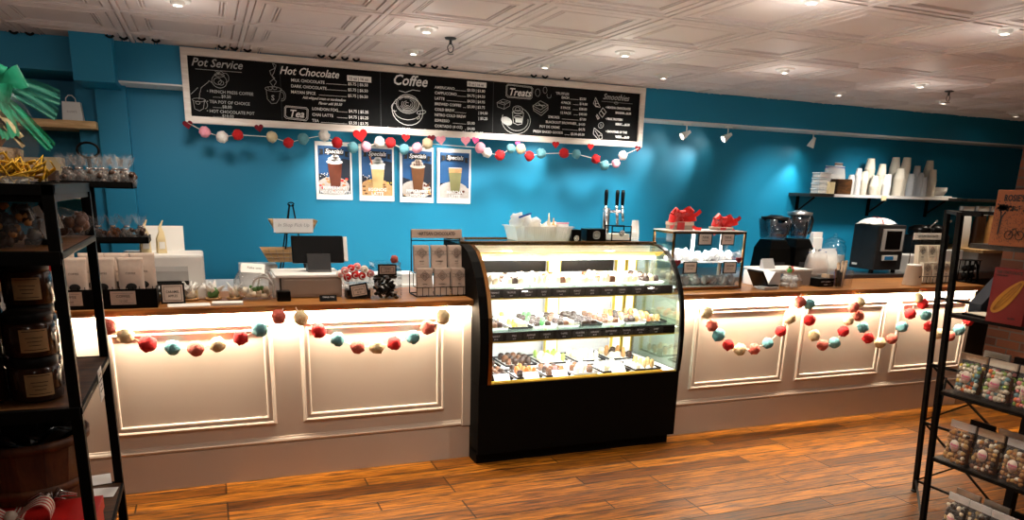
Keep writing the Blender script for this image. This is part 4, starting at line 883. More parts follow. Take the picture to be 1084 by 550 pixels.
t = M(); t.use('white_paper'); t.box(-.125, .125, -.003, 0, 0, .088); t.use('grey_plastic'); t.m = Matrix.Translation((0, -.004, 0)); t.text('In Shop Pick Up', 0, .038, .031, .3, 'CENTER', .0002, 0)
p = P(311, 246, Y=5.13); single('paper_sign', 'white handwritten paper sign hung on the upper basket', 'sign', t, None, (p.x, 5.135, p.z), 0)
# till
p = P(328, 313, Z=TOP)
cr_ = thing('cash_drawer', 'taupe cash drawer box with white top on the left counter', 'cash drawer', (.60, 4.40, TOP))
x0, x1 = P(298, 300, Y=4.25).x-.60, P(362, 300, Y=4.25).x-.60
t = M(); t.box(x0, x1, -.15, .18, .004, .112, .004); part('body', t, 'taupe_metal', cr_)
t = M(); t.box(x0-.03, x1+.01, -.152, .19, .112, .128, .004); part('lid', t, 'white_plastic', cr_)
t = M(); t.box(x0-.045, x0-.006, -.12, .18, .0, .112, .003); part('side_box', t, 'white_plastic', cr_)
t = M(); t.box(x0+.01, x1-.01, -.154, -.15, .02, .10, .001); part('drawer_front', t, 'taupe_metal', cr_)
mo = thing('till_monitor', 'black touchscreen till seen from behind with a white card reader on its edge', 'monitor', (.62, 4.42, TOP+.129))
x0, x1 = P(309, 260, Y=4.40).x-.62, P(364, 260, Y=4.40).x-.62; cx = (x0+x1)/2
t = M(); t.prism([(-.06, 0), (.06, 0), (.05, .012), (.02, .10), (-.02, .10), (-.05, .012)], cx-.065, cx+.065, 'X'); part('stand', t, 'dark_steel', mo)
t = M(); t.m = Matrix.Translation((0, 0, .075)) @ Matrix.Rotation(-.22, 4, 'X'); t.box(x0, x1, -.012, .012, -.03, .125, .006); part('screen_housing', t, 'black_gloss', mo)
t = M(); t.m = Matrix.Translation((0, 0, .075)) @ Matrix.Rotation(-.22, 4, 'X'); t.box(x1+.002, x1+.024, -.010, .012, -.02, .12, .003); part('card_swipe', t, 'white_plastic', mo)
t = M(); t.box(-.036, .036, -.03, .03, 0, .055, .006); t.box(-.030, .030, -.031, -.029, .02, .05); p = P(299, 316, Z=TOP); single('card_reader', 'small black card reader box left of the cash drawer', 'card reader', t, 'black_gloss', (p.x, 4.17, TOP))
def label_block(px, lab):
    p = P(px, 315, Z=TOP); rr = thing('desk_sign', lab, 'sign', (p.x, 4.12, TOP))
    t = M(); t.prism([(-.02, 0), (.02, 0), (.005, .032), (-.005, .032)], -.045, .045, 'X'); b_ = part('block', t, 'black_gloss', rr)
    t = M(); t.m = Matrix.Rotation(-.42, 4, 'X') @ Matrix.Translation((0, -.0205, .0)); t.text('THANK YOU', 0, .012, .011, 0, 'CENTER', .0002, 0); part('lettering', t, 'white_ink', b_)
label_block(344, 'tiny black desk sign in front of the cash drawer')
# lollipop holder
p = P(377, 314, Z=TOP); lp = thing('lollipop_holder', 'clear holder with a framed kraft card, full of lollipops', 'candy holder', (p.x, 4.20, TOP))
t = M(); t.box(-.07, .07, -.045, .05, .0, .085, .004); part('tub', t, 'glass', lp)
t = M(); t.box(-.065, .065, -.04, .045, .003, .05); part('filling', t, 'black_plastic', lp)
for i, (x, z, m_) in enumerate([(-.075, .155, 'candy_pink'), (-.035, .165, 'red_satin'), (.005, .172, 'candy_pink'), (.045, .160, 'stripe_white'), (.085, .135, 'candy_pink'), (-.055, .115, 'red_satin'), (.03, .125, 'red_satin'), (-.01, .13, 'red_satin'), (-.10, .135, 'white_paper')]):
    rr = thing('lollipop', 'round wrapped lollipop in the clear holder beside the till, %s from the left' % ORD[i], 'lollipop', (p.x+x*.9, 4.19+.012*(i % 3), TOP+z), 0, 'lollipops in the holder')
    t = M(); t.ball((0, 0, 0), .023, 12, .1, sy=.5, seed=i); part('candy', t, m_, rr)
    t = M(); t.tube([(.021*math.cos(a*.4)*a/16, -.013, .021*math.sin(a*.4)*a/16) for a in range(2, 17)], .0025, 5); part('swirl', t, 'white_paper' if m_ != 'white_paper' else 'candy_pink', rr)
    t = M(); t.cyl((0, 0, -.015), (-x*.3, .01, -z+.03), .002, seg=6); part('stick', t, 'white_paper', rr)
card_frame(.10, .075, 'tilted framed kraft card on the front of the lollipop holder', 'sign', (p.x+.005, 4.145, TOP+.012), 0, .1, ('LOLLIPOPS', '$1.50')).rotation_euler = (0, -.14, 0)
# jar of dark wrapped chocolates
p = P(410, 316, Z=TOP); jr = thing('glass_jar', 'square clear glass jar of dark wrapped chocolates with a framed card', 'jar', (p.x, 4.19, TOP))
t = M(); w = .082
t.rings([[(-w*a, -w*.8*a, z), (w*a, -w*.8*a, z), (w*a, w*.8*a, z), (-w*a, w*.8*a, z)] for z, a in [(0, .92), (.01, 1), (.16, 1), (.18, .9), (.2, .96), (.203, .96), (.203, .92), (.18, .86), (.16, .96), (.012, .96), (.006, .9)]], True, False, False); part('jar_glass', t, 'glass', jr)
rn = random.Random(5); t = M(); t2 = M()
for q in range(60):
    tt = t if q % 4 else t2; tt.m = Matrix.Translation((rn.uniform(-.055, .055), rn.uniform(-.045, .04), .012+q*.0020)) @ Matrix.Rotation(rn.uniform(-1, 1), 4, 'Y') @ Matrix.Rotation(rn.uniform(-.6, .6), 4, 'X') @ Matrix.Rotation(rn.uniform(0, 3), 4, 'Z'); tt.box(-.022, .022, -.009, .009, -.006, .006, .002)
part('wrapped_chocolates', t, 'black_gloss', jr)['kind'] = 'stuff'; part('silver_wrapped_chocolates', t2, 'steel', jr)['kind'] = 'stuff'
card_frame(.105, .062, 'framed kraft card fixed to the neck of the square chocolate jar', 'sign', (p.x-.005, 4.105, TOP+.135), 0, .02, ('CARAMELS', '2 for $1'))
t = M(); t.ball((0, 0, 0), .022, 10, .4); single('wrapped_candy', 'red and white wrapped candy on top of the square chocolate jar', 'candy', t, 'felt_salmon', (p.x+.055, 4.19, TOP+.215))
# chocolate bar racks
def bar_rack(x, y, labr, side, sx=1):
    r = thing('chocolate_bar_rack', labr, 'display rack', (x, y, TOP), 0, 'wire racks of chocolate bars')
    t = M(); w = .155*sx
    for zz, yy in [(.004, -.075), (.055, -.075)]: t.tube([(-w, yy, zz), (w, yy, zz)], .0025, 6)
    for q in range(10): t.tube([(-w+q*w/4.5, -.075, .004), (-w+q*w/4.5, -.075, .055)], .002, 5)
    for s in (-1, 1):
        t.tube([(s*w, -.075, .004), (s*w, .09, .004)], .003); t.tube([(s*w, -.075, .055), (s*w, .0, .055), (s*w, .0, .13), (s*w, .09, .13)], .0025); t.tube([(s*w, .09, .004), (s*w, .09, .13)], .003)
        t.tube([(s*w*.93, .09, .13), (s*w*.93, .09, .37)], .0035)
    t.tube([(-w, .09, .004), (w, .09, .004)], .003); t.tube([(-w, 0, .13), (w, 0, .13)], .0025); t.tube([(-w*.93, .09, .31), (w*.93, .09, .31)], .003); t.tube([(-w*.93, .09, .37), (w*.93, .09, .37)], .003)
    for q in range(6): t.tube([(-w+q*w*.4, -.07, .006), (-w+q*w*.4, .09, .006)], .0018, 5)
    part('wire_frame', t, 'black_metal', r)
    t = M(); t.box(-w*.93, w*1.0, .080, .086, .325, .375, .001); sg = part('header_sign', t, 'card' if side == 'left' else 'white_paper', r)
    t = M(); t.m = Matrix.Translation((0, .079, 0)); t.text('\u2022ARTISAN CHOCOLATE\u2022', .005, .342, .026, 0, 'CENTER', .0003, .0004, .78*sx); part('lettering', t, 'ink', sg)
    for row in range(2):
        for c_ in range(3):
            for dpt in range(3):
                m_ = 'card' if side == 'left' else 'cup_paper'
                lab = 'wrapped chocolate bar in the %s rack, %s tier, %s stack' % (side, ['front lower', 'rear upper'][row], ['left', 'middle', 'right'][c_])+([', frontmost', ', second', ', at the back'][dpt])
                if dpt == 0:
                    b_ = thing('chocolate_bar', lab, 'chocolate bar', (x+(-.102+c_*.102)*sx, y-.058+row*.068, TOP+.008+row*.125), 0, 'chocolate bars in the %s rack' % side)
                    b_.rotation_euler = (-.10, 0, random.uniform(-.02, .02))
                    t = M(); t.box(-.044*sx, .044*sx, -.006, .006, 0, .150, .0015); wr = part('wrapper', t, m_, b_)
                    t = M(); t.m = Matrix.Translation((0, -.0068, .112)); k_ = .028
                    for (a, c2) in [((0, k_), (k_, 0)), ((k_, 0), (0, -k_)), ((0, -k_), (-k_, 0)), ((-k_, 0), (0, k_))]: t.tube([(a[0], 0, a[1]), (c2[0], 0, c2[1])], .0012, 4)
                    t.tube([(.013*math.cos(q*.5), 0, .013*math.sin(q*.5)) for q in range(13)], .001, 4)
                    for zz in (.009, -.009): t.box(-.043*sx, -.024, -.0004, 0, zz-.0006, zz+.0006); t.box(.024, .043*sx, -.0004, 0, zz-.0006, zz+.0006)
                    t.text('RC', 0, -.006, .015, 0, 'CENTER', .0002); t.text(['PEPPER', 'RASPBERRY', 'MILK'][c_], 0, -.052, .009, 0, 'CENTER', .0002, .0002); t.text('chocolate', 0, -.066, .006, 0, 'CENTER', .0002)
                    part('print', t, 'ink', wr); proto = b_
                else:
                    q = dup(proto, (proto.location.x+.001*dpt, proto.location.y+.0145*dpt, proto.location.z+.002*dpt), None, lab)
    return r
bar_rack(P(470, 314, Z=TOP).x, 4.24, 'black wire rack of kraft-wrapped chocolate bars beside the pastry case', 'left', 1.03)
bar_rack(P(990, 300, Z=TOP).x+.02, 4.22, 'black wire rack of pale wrapped chocolate bars at the right end of the right counter', 'right', 1.0)
t = M(); t.box(-.012, .012, -.01, .01, 0, .03, .002); single('phone_charger', 'small grey plug box clipped at the top left corner of the pastry case', 'plug', t, 'grey_plastic', (CX0+.03, 4.34, 1.268))
t = M()
for q in range(9): t.box(-.28, .28, -.10, .10, q*.008, q*.008+.005)
p = P(398, 296, Y=5.3); single('paper_tray', 'stack of white paper liners on the work counter behind the left counter', 'paper', t, 'white_paper', (p.x, 5.33, .911))
t = M(); t.box(-.12, .12, -.10, .10, 0, .14, .004); p = P(300, 290, Y=5.3); single('paper_box', 'low white box with papers behind the till', 'box', t, 'white_plastic', (p.x-.16, 5.35, .911))

# ================================================================== ON TOP OF THE PASTRY CASE
ZT = 1.277
p0, p1 = P(540, 257, Y=4.44), P(600, 257, Y=4.44)
bn = thing('plastic_bin', 'clear plastic bin of packaging on top of the pastry case', 'bin', ((p0.x+p1.x)/2, 4.46, ZT)); w = (p1.x-p0.x)/2
t = M(); t.rings([[(-w*a, -.10*a, z), (w*a, -.10*a, z), (w*a, .10*a, z), (-w*a, .10*a, z)] for z, a in [(0, .88), (.085, 1), (.085, 1.05), (.09, 1.05), (.088, .98), (.004, .86)]], True, False, False); t.flat([(-w*.87, -.087), (w*.87, -.087), (w*.87, .087), (-w*.87, .087)], .003, 'Z'); part('tub', t, 'plastic_clear', bn)
t = M()
for q in range(26): t.cyl((-w*.88+q*w*.0705, -.090, 0), (-w+q*w*.08, -.102, .085), .0016, seg=4)
part('ribs', t, 'plastic_clear', bn)
rn = random.Random(9)
for q in range(7):
    t = M(); t.ball((0, 0, .0), .055, 10, .7, sx=1.0, sy=.8, sz=.8, seed=q)
    single('plastic_bag', 'crumpled pale plastic bag in the clear bin, %s from the left' % ORD[q], 'plastic bag', t, 'cello_bright' if q not in (3, 5) else 'cup_paper', (bn.location.x-w*.72+q*w*.235, 4.46+rn.uniform(-.03, .03), ZT+.068+.05*(q < 3)-.01*q*(q < 3)), 0, 'packaging in the clear bin')
t = M(); t.m = Matrix.Rotation(-.3, 4, 'Y'); t.box(-.045, .045, -.002, .002, -.006, .006); single('zip_strip', 'blue zip strip of a plastic bag on top of the clear bin', 'zip strip', t, 'tape_blue', (bn.location.x-w*.55, 4.42, ZT+.155))
for px, c_, h, lab in [(581, 'cup_paper', .15, 'small cream bottle with a pointed tip in the clear bin'), (586, 'poster_tan', .12, 'small tan bottle in the clear bin')]:
    p = P(px, 250, Y=4.42); t = M(); t.lathe([(0, 0), (.014, 0), (.015, h*.55), (.006, h*.75), (.003, h), (0, h)], seg=12); single('squeeze_bottle', lab, 'bottle', t, c_, (p.x, 4.43, ZT+.02))
def zipbag(loc, w, h, fillm, lab, tape='tape_blue', rz=0, grp=None, d=.07):
    rr = thing('zip_bag', lab, 'plastic bag', loc, rz, grp)
    part('contents', bag(w*.92, h*.72, d, '', seed=int(w*1000)), fillm, rr); part('film', bag(w, h, d*1.12, '', seed=int(h*1000)), 'cello_bright', rr)
    t = M(); t.box(-w/2, w/2, -.004, .004, h*.93, h*.965); part('zip', t, tape, rr); return rr
p = P(596, 256, Y=4.40); zipbag((p.x, 4.42, ZT), .09, .115, 'white_plastic', 'small zip bag with a red zip leaning on the right end of the clear bin', 'felt_hot', 0, None, .03)
def logo_mark(t, k=.02):
    t.tube([(k*math.cos(q*.4), 0, k*math.sin(q*.4)) for q in range(17)], .0012, 4)
    for (a, c2) in [((0, k*.6), (k*.6, 0)), ((k*.6, 0), (0, -k*.6)), ((0, -k*.6), (-k*.6, 0)), ((-k*.6, 0), (0, k*.6))]: t.tube([(a[0], 0, a[1]), (c2[0], 0, c2[1])], .0012, 4)
    t.text('RC', 0, -k*.25, k*.6, 0, 'CENTER', .0002)
def boxy(px, py, w, h, lab, wood=False, y=4.40, logo=0, d=.09):
    p = P(px, py, Y=y-d/2); rr = thing('display_box', lab, 'box', (p.x, y, ZT), 0)
    t = M(); t.box(-w/2, w/2, -d/2, d/2, 0, h, .003); b_ = part('box_body', t, 'black_gloss', rr)
    if logo: t = M(); t.m = Matrix.Translation((0, -d/2-.001, h*logo)); logo_mark(t, .024 if logo == .5 else .016); part('logo', t, 'white_ink', b_)
    return rr
boxy(610, 257, .070, .072, 'small black box with a round emblem on the pastry case, left of the larger one', logo=.25)
boxy(631, 257, .140, .078, 'wide black box with a round white emblem on the pastry case', logo=.5)
p0, p1 = P(646, 258, Y=4.38), P(667, 258, Y=4.38); rr = thing('display_stand', 'clear fronted black framed stand with a round emblem on the pastry case', 'display stand', ((p0.x+p1.x)/2, 4.42, ZT)); w = (p1.x-p0.x)/2
t = M()
for (a, b_, c_, e) in [(-w, w, 0, .006), (-w, w, .092, .098), (-w, -w+.007, 0, .098), (w-.007, w, 0, .098)]:
    for yy in (-.05, .045): t.box(a, b_, yy, yy+.005, c_, e)
t.box(-w, w, -.05, .05, 0, .004); t.box(-w, w, -.051, -.049, .052, .060); part('frame', t, 'black_metal', rr)
t = M(); t.box(-w+.01, w-.01, -.04, .04, .004, .045); part('filling', t, 'white_paper', rr)
t = M(); t.m = Matrix.Translation((0, -.054, .05)); t.lathe([(0, 0)], seg=4) if 0 else None; t.m = t.m @ Matrix.Rotation(PI/2, 4, 'X'); t.lathe([(0, .0), (.021, 0), (.021, .002), (0, .002)], seg=20); em = part('emblem', t, 'ink', rr)
t = M(); t.m = Matrix.Translation((0, -.058, .05)); logo_mark(t, .018); part('emblem_print', t, 'white_ink', em)
def cupmesh(h=.11, r0=.028, r1=.042, seg=14):
    t = M(); t.lathe([(0, h), (r0, h), (r0+.0005, h-.002), (r1, .004), (r1+.003, .003), (r1+.003, 0), (r1-.001, 0), (r0-.002, h-.004), (0, h-.004)], seg=seg); return t
p = P(672, 256, Y=4.42)
pc = single('plastic_cup', 'clear plastic cup in the short stack at the right end of the pastry case top', 'cup', cupmesh(.085, .022, .030), 'plastic_clear', (p.x, 4.43, ZT), 0, 'clear cups on the pastry case')
for q in range(4): dup(pc, (p.x, 4.43, ZT+.012*(q+1)))
# tap tower on the back counter
p = P(641, 250, Y=5.4); q_ = P(641, 222, Y=5.4); hh = q_.z-.91
tp = thing('tap_tower', 'chrome drinks tap tower with three black handles behind the pastry case', 'tap tower', (p.x, 5.42, .91))
t = M(); t.lathe([(.06, 0), (.06, .01), (.036, .02), (.034, hh), (.038, hh+.01), (.0, hh+.02)], seg=22); part('column', t, 'chrome', tp)
for i, (dx, tall) in enumerate([(-.045, 0), (.055, -.02), (.105, -.005)]):
    z = hh-.01
    t = M(); t.tube([(0, 0, z-.01), (dx*.7, -.04, z), (dx, -.075, z)], .011, 8); t.tube([(dx, -.075, z+.02), (dx+.004, -.08, z-.03), (dx+.002, -.10, z-.075-.03*(i == 1))], [.013, .012, .009], 8); t.lathe([(.010, z+.02), (.013, z+.03), (.009, z+.045)], (dx, -.075, 0), 10, True); ta = part('faucet', t, 'chrome', tp)
    t = M(); t.lathe([(.008, z+.04), (.014, z+.06), (.016, z+.14), (.012, z+.165), (0, z+.168)], (dx, -.075, 0), 12, True); part('handle', t, 'black_gloss', ta)
t = M(); t.lathe([(.0, 0), (.04, 0), (.065, .018), (.066, .02), (.05, .028), (.01, .036), (.006, .07), (0, .072)], seg=20); p = P(628, 245, Y=5.45); single('drip_bowl', 'white dish with an upright spout beside the tap tower', 'dish', t, 'white_plastic', (p.x-.06, 5.48, 1.14))
t = M(); t.box(-.1, .1, -.08, .08, 0, .225, .004); single('milk_fridge', 'small black box unit beside the tap tower, under the white dish', 'appliance', t, 'black_plastic', (p.x-.06, 5.48, .912))

# ================================================================== GLASS COUNTER CABINET
gx0, gx1, gy0, gy1, gz1 = 2.815, 3.395, 4.17, 4.42, 1.352
gc = thing('glass_cabinet', 'small bronze framed glass cabinet on the right counter beside the pastry case', 'glass cabinet', (gx0, gy0, TOP)); W, Dp, Hh = gx1-gx0, gy1-gy0, gz1-TOP
t = M(); e = .014
for (x, y) in [(0, 0), (W-e, 0), (0, Dp-e), (W-e, Dp-e)]: t.box(x, x+e, y, y+e, 0, Hh, .001)
for z in (0, Hh-e): t.box(0, W, 0, e, z, z+e, .001); t.box(0, W, Dp-e, Dp, z, z+e, .001); t.box(0, e, 0, Dp, z, z+e, .001); t.box(W-e, W, 0, Dp, z, z+e, .001)
part('frame', t, 'bronze', gc)
t = M(); t.box(e, W-e, .004, .007, e, Hh-e); part('front_glass', t, 'glass', gc)
t = M(); t.box(.004, .007, e, Dp-e, e, Hh-e); part('side_glass', t, 'glass', gc); t = M(); t.box(W-.007, W-.004, e, Dp-e, e, Hh-e); part('side_glass', t, 'glass', gc)
t = M(); t.box(0, W, 0, Dp, Hh, Hh+.006); part('top', t, 'white_plastic', gc)
t = M(); t.box(e, W-e, .01, Dp-.01, .175, .182); part('shelf', t, 'white_plastic', gc); t = M(); t.box(e, W-e, .01, Dp-.01, .012, .018); part('bottom', t, 'white_plastic', gc)
t = M(); t.box(W*.52, W*.52+.02, Dp-.03, Dp-.015, .02, Hh-e); t.box(W*.96-.012, W*.96, Dp-.03, Dp-.015, .02, Hh-e); part('door_edge', t, 'white_trim', gc)
area((gx0+W/2, gy0+Dp*.5, gz1-.02), (gx0+W/2, gy0+Dp*.5+.01, 0), 3.5, W*.85, .03, (1, .98, .95))
t = M(); t.box(e+.01, W-e-.01, Dp*.5-.006, Dp*.5+.006, Hh-.012, Hh-.004); part('light_strip', t, 'led_cool', gc)
rn = random.Random(21)
for row, z in ((0, TOP+.02), (1, TOP+.184)):
    for q in range(8):
        x = gx0+.05+q*.069; s = rn.uniform(.032, .039)
        rr = thing('wrapped_treat', 'wrapped treat on the %s shelf of the glass cabinet, %s from left' % (['lower', 'upper'][row], ORD[q]), 'wrapped treat', (x, gy0+.09+rn.uniform(-.03, .04), z), 0, 'wrapped treats in the glass cabinet')
        m_ = 'white_paper' if (q+row) % 4 else ('choc_milk' if row == 0 and q == 4 else 'cup_paper')
        t = M(); t.ball((0, 0, s*.75), s, 10, .45, sz=.8, sx=1.0, seed=q+row*9); part('treat', t, m_ if not (row == 0 and q == 4) else 'choc_milk', rr)
        t = M(); t.ball((0, 0, s*.8), s*1.12, 12, .9, sz=.95, sx=1.02, seed=q+40); part('wrapper', t, 'cello_bright', rr)
def minisign(x, z, lab):
    rr = thing('cabinet_sign', lab, 'sign', (x, gy0-.003, z), 0, 'small framed signs on the glass cabinet')
    t = M(); t.box(-.055, .055, -.004, 0, -.04, .04, .001); part('frame', t, 'black_plastic', rr); t = M(); t.box(-.047, .047, -.0052, -.004, -.033, .033); cc = part('card', t, 'white_paper', rr)
    t = M(); t.m = Matrix.Translation((0, -.0056, 0)); t.text('FUDGE' if z > 1.2 else 'COOKIES', 0, .008, .016, 0, 'CENTER', .0002, .0002); t.text('$4.50 each', 0, -.012, .011, 0, 'CENTER', .0002); t.box(-.03, .03, -.0002, 0, .002, .003); part('lettering', t, 'ink', cc)
for px, py, w_ in [(746, 253, 'upper left'), (770, 253, 'upper right'), (730, 283, 'lower left'), (772, 283, 'lower right')]:
    p = P(px, py, Y=gy0); minisign(p.x, p.z, 'small black framed sign on the glass cabinet, '+w_)
for px, py, w_ in [(717, 278, 'left'), (782, 275, 'right')]:
    p = P(px, py, Y=gy0-.01); t = M(); t.prism(heart_poly(.026), -.004, .004); single('felt_heart', 'dark red felt heart on the %s post of the glass cabinet' % w_, 'heart', t, 'felt_darkred', (p.x, gy0-.012, p.z), 0, 'hearts on the glass cabinet')
def bow(t, s=1, tails=True, m=None, seed=0):
    rn = random.Random(seed)
    for an in (18, 52, 90, 128, 162):
        an = math.radians(an+rn.uniform(-8, 8)); d = Vector((math.cos(an), -.25, math.sin(an))).normalized(); w_ = Vector((-math.sin(an), 0, math.cos(an))); L_ = (.085 if abs(math.cos(an)) > .5 else .055)*s*rn.uniform(.85, 1.1)
        o_ = Vector((0, rn.uniform(-.01, .01), 0)); q_ = Vector((0, .3, 0))
        t.surf(lambda u, v: tuple(o_+d*L_*math.sin(PI*u)**.8+Vector((0, 1, 0))*(.32*L_*math.sin(2*PI*u))+w_*((v-.5)*s*(.010+.030*math.sin(PI*u))+.004*math.sin(12*u))), 16, 4)
    if tails:
        for an in (-18, 198, 35, 150):
            an = math.radians(an+rn.uniform(-9, 9)); d = Vector((math.cos(an), -.5, math.sin(an))); w_ = Vector((-math.sin(an), .3, math.cos(an)))
            t.surf(lambda u, v: tuple(Vector((0, -.012, 0))+d*.105*s*u+w_*((v-.5)*s*.020)+Vector((0, 0, .012*s*math.sin(6*u)))), 8, 2)
    t.ball((0, -.012, .004*s), .013*s, 8); return t
def giftbox(px, w, h, lab, y=4.30, ribbon=True, striped=True, s=1.2):
    p = P(px, 243, Y=y); rr = thing('gift_box', lab, 'gift box', (p.x, y, TOP+Hh+.007))
    t = M(); t.box(-w/2, w/2, -.05, .05, 0, h, .002); part('box_body', t, 'taupe_metal', rr); t = M(); t.box(-w/2-.003, w/2+.003, -.053, .053, h*.6, h+.002, .002); part('lid', t, 'card', rr)
    t = M(); t.box(-w*.36, w*.02, -.0545, -.052, .0, h); part('striped_band', t, 'stripe_red' if striped else 'red_satin', rr)
    t = M(); t.m = Matrix.Translation((0, 0, h+.006)); bow(t, s*.85, True, seed=int(px)); part('bow', t, 'red_satin', rr); return rr
giftbox(719, .15, .050, 'taupe gift box with a large red satin bow on the glass cabinet, left of two', s=1.45)
giftbox(763, .12, .018, 'flat gift box with a red satin bow on the glass cabinet, right of two', s=1.35)
t = M(); t.box(-.13, .12, -.05, .05, 0, .004); 
# ================================================================== RIGHT COUNTER
TR = TOP-.003
# second till
p = P(800, 303, Z=TR); tl = thing('payment_tablet', 'black tablet on a white angled stand beside the glass cabinet', 'tablet', (P(803, 304, Z=TR).x-.01, 4.17, TR))
t = M(); t.m = Matrix.Rotation(-.55, 4, 'Y'); t.box(-.006, .010, -.08, .08, .0, .145, .005); part('screen', t, 'black_gloss', tl)
t = M(); t.prism([(-.02, 0), (.10, 0), (.10, .115), (.05, .12)], -.06, .06, 'Y'); part('stand', t, 'white_plastic', tl)
t = M(); t.box(-.06, .05, -.10, -.02, 0, .022, .004); part('foot', t, 'grey_plastic', tl); t = M(); t.box(-.02, .07, -.09, -.03, .022, .034, .003); part('keypad', t, 'black_plastic', tl)
x0, x1 = P(812, 300, Y=4.24).x, P(858, 300, Y=4.24).x; cd2 = thing('cash_drawer', 'grey cash drawer with white top on the right counter', 'cash drawer', (x0, 4.24, TR)); w = x1-x0
t = M(); t.box(0, w, 0, .26, .004, .105, .004); part('body', t, 'grey_plastic', cd2); t = M(); t.box(-.005, w+.005, -.004, .265, .105, .118, .003); part('lid', t, 'white_plastic', cd2)
t = M(); t.box(-.055, 0, .02, .20, .0, .10, .006); part('side_unit', t, 'white_plastic', cd2)
t = M(); t.prism([(0, 0), (.05, 0), (.045, .06), (.035, .07)], -.05, .05, 'X'); single('receipt_printer', 'small grey angled card terminal on the grey cash drawer', 'card reader', t, 'grey_plastic', (x0+.06, 4.30, TR+.119))
# candies in cut glass
p = P(836, 305, Z=TR); cb = thing('candy_dish', 'cut glass dish of wrapped candies on the right counter', 'candy dish', (p.x, 4.15, TR))
t = M()
rs = []
for z, a in [(0, .06), (.015, .085), (.06, .09), (.10, .07), (.105, .066), (.06, .085), (.018, .078), (.006, .055)]:
    rs.append([((a*(1+.05*(i % 2)))*math.cos(2*PI*i/28), (a*(1+.05*(i % 2)))*math.sin(2*PI*i/28), z) for i in range(28)])
t.rings(rs, True, False, False); part('dish', t, 'glass', cb)
rn = random.Random(4)
for q in range(22):
    lay = q // 9; a = q*.75; b_ = (.05 if lay < 2 else .03)*rn.uniform(.5, 1)
    mm = 'cello_bright' if lay < 2 else ['candy_pink', 'candy_green', 'red_satin', 'stripe_white'][q % 4]
    t = M(); t.ball((0, 0, 0), .017, 8, .4, sx=1.3, seed=q); t.lathe([(0, 0), (.013, .012)], (.0, 0, .015), 6)
    single('wrapped_candy', ('clear wrapped candy in the cut glass dish' if lay < 2 else 'brightly wrapped %s candy on top of the cut glass dish' % ['pink', 'green', 'red', 'white'][q % 4]), 'candy', t, mm, (p.x+b_*math.cos(a)+(.02 if lay == 2 else 0), 4.15+b_*math.sin(a), TR+.025+lay*.040+(.018 if lay == 2 else 0)), a, 'candies in the cut glass dish')
# small black card box and dark items
p = P(866, 302, Z=TR); boxx = thing('card_box', 'low black box of business cards on the right counter', 'box', (p.x, 4.20, TR))
t = M(); t.box(-.07, .07, -.05, .06, 0, .06, .003); part('holder', t, 'black_gloss', boxx); t = M(); t.box(.03, .06, -.04, .04, .03, .085); part('cards', t, 'kraft', boxx)
t = M(); t.m = Matrix.Translation((-.01, -.0515, 0)); t.text('GIFT CARDS', 0, .032, .016, 0, 'CENTER', .0002); t.text('available', 0, .014, .011, .3, 'CENTER', .0002); part('lettering', t, 'white_ink', boxx)
# tumbler
p = P(887, 304, Z=TR); tb = thing('glass_tumbler', 'square glass tumbler of dark wrapped sticks on the right counter', 'tumbler', (p.x, 4.11, TR))
t = M(); w = .065; t.rings([[(-w*a, -w*a, z), (w*a, -w*a, z), (w*a, w*a, z), (-w*a, w*a, z)] for z, a in [(0, .95), (.125, 1), (.127, .96), (.006, .9)]], True, False, False); part('glass_body', t, 'glass', tb)
for q in range(16):
    a, b_ = rn.uniform(0, 6.28), rn.uniform(.01, .042); m_ = ['choc_dark', 'black_gloss', 'choc_milk', 'tape_blue'][q % 4] if q > 2 else 'kraft'
    hgt = .07+rn.uniform(0, .045)+(.07 if q < 3 else 0)
    t = M(); t.cyl((0, 0, 0), (.012*math.cos(a), .012*math.sin(a), hgt), .008, .010, 8); t.ball((.012*math.cos(a), .012*math.sin(a), hgt), .012, 8, .3, seed=q)
    single('candy_stick', '%s stick in the square glass tumbler' % ('tall tan' if q < 3 else 'dark wrapped'), 'candy stick', t, m_, (p.x+b_*math.cos(a), 4.11+b_*math.sin(a), TR+.008), 0, 'sticks in the tumbler')
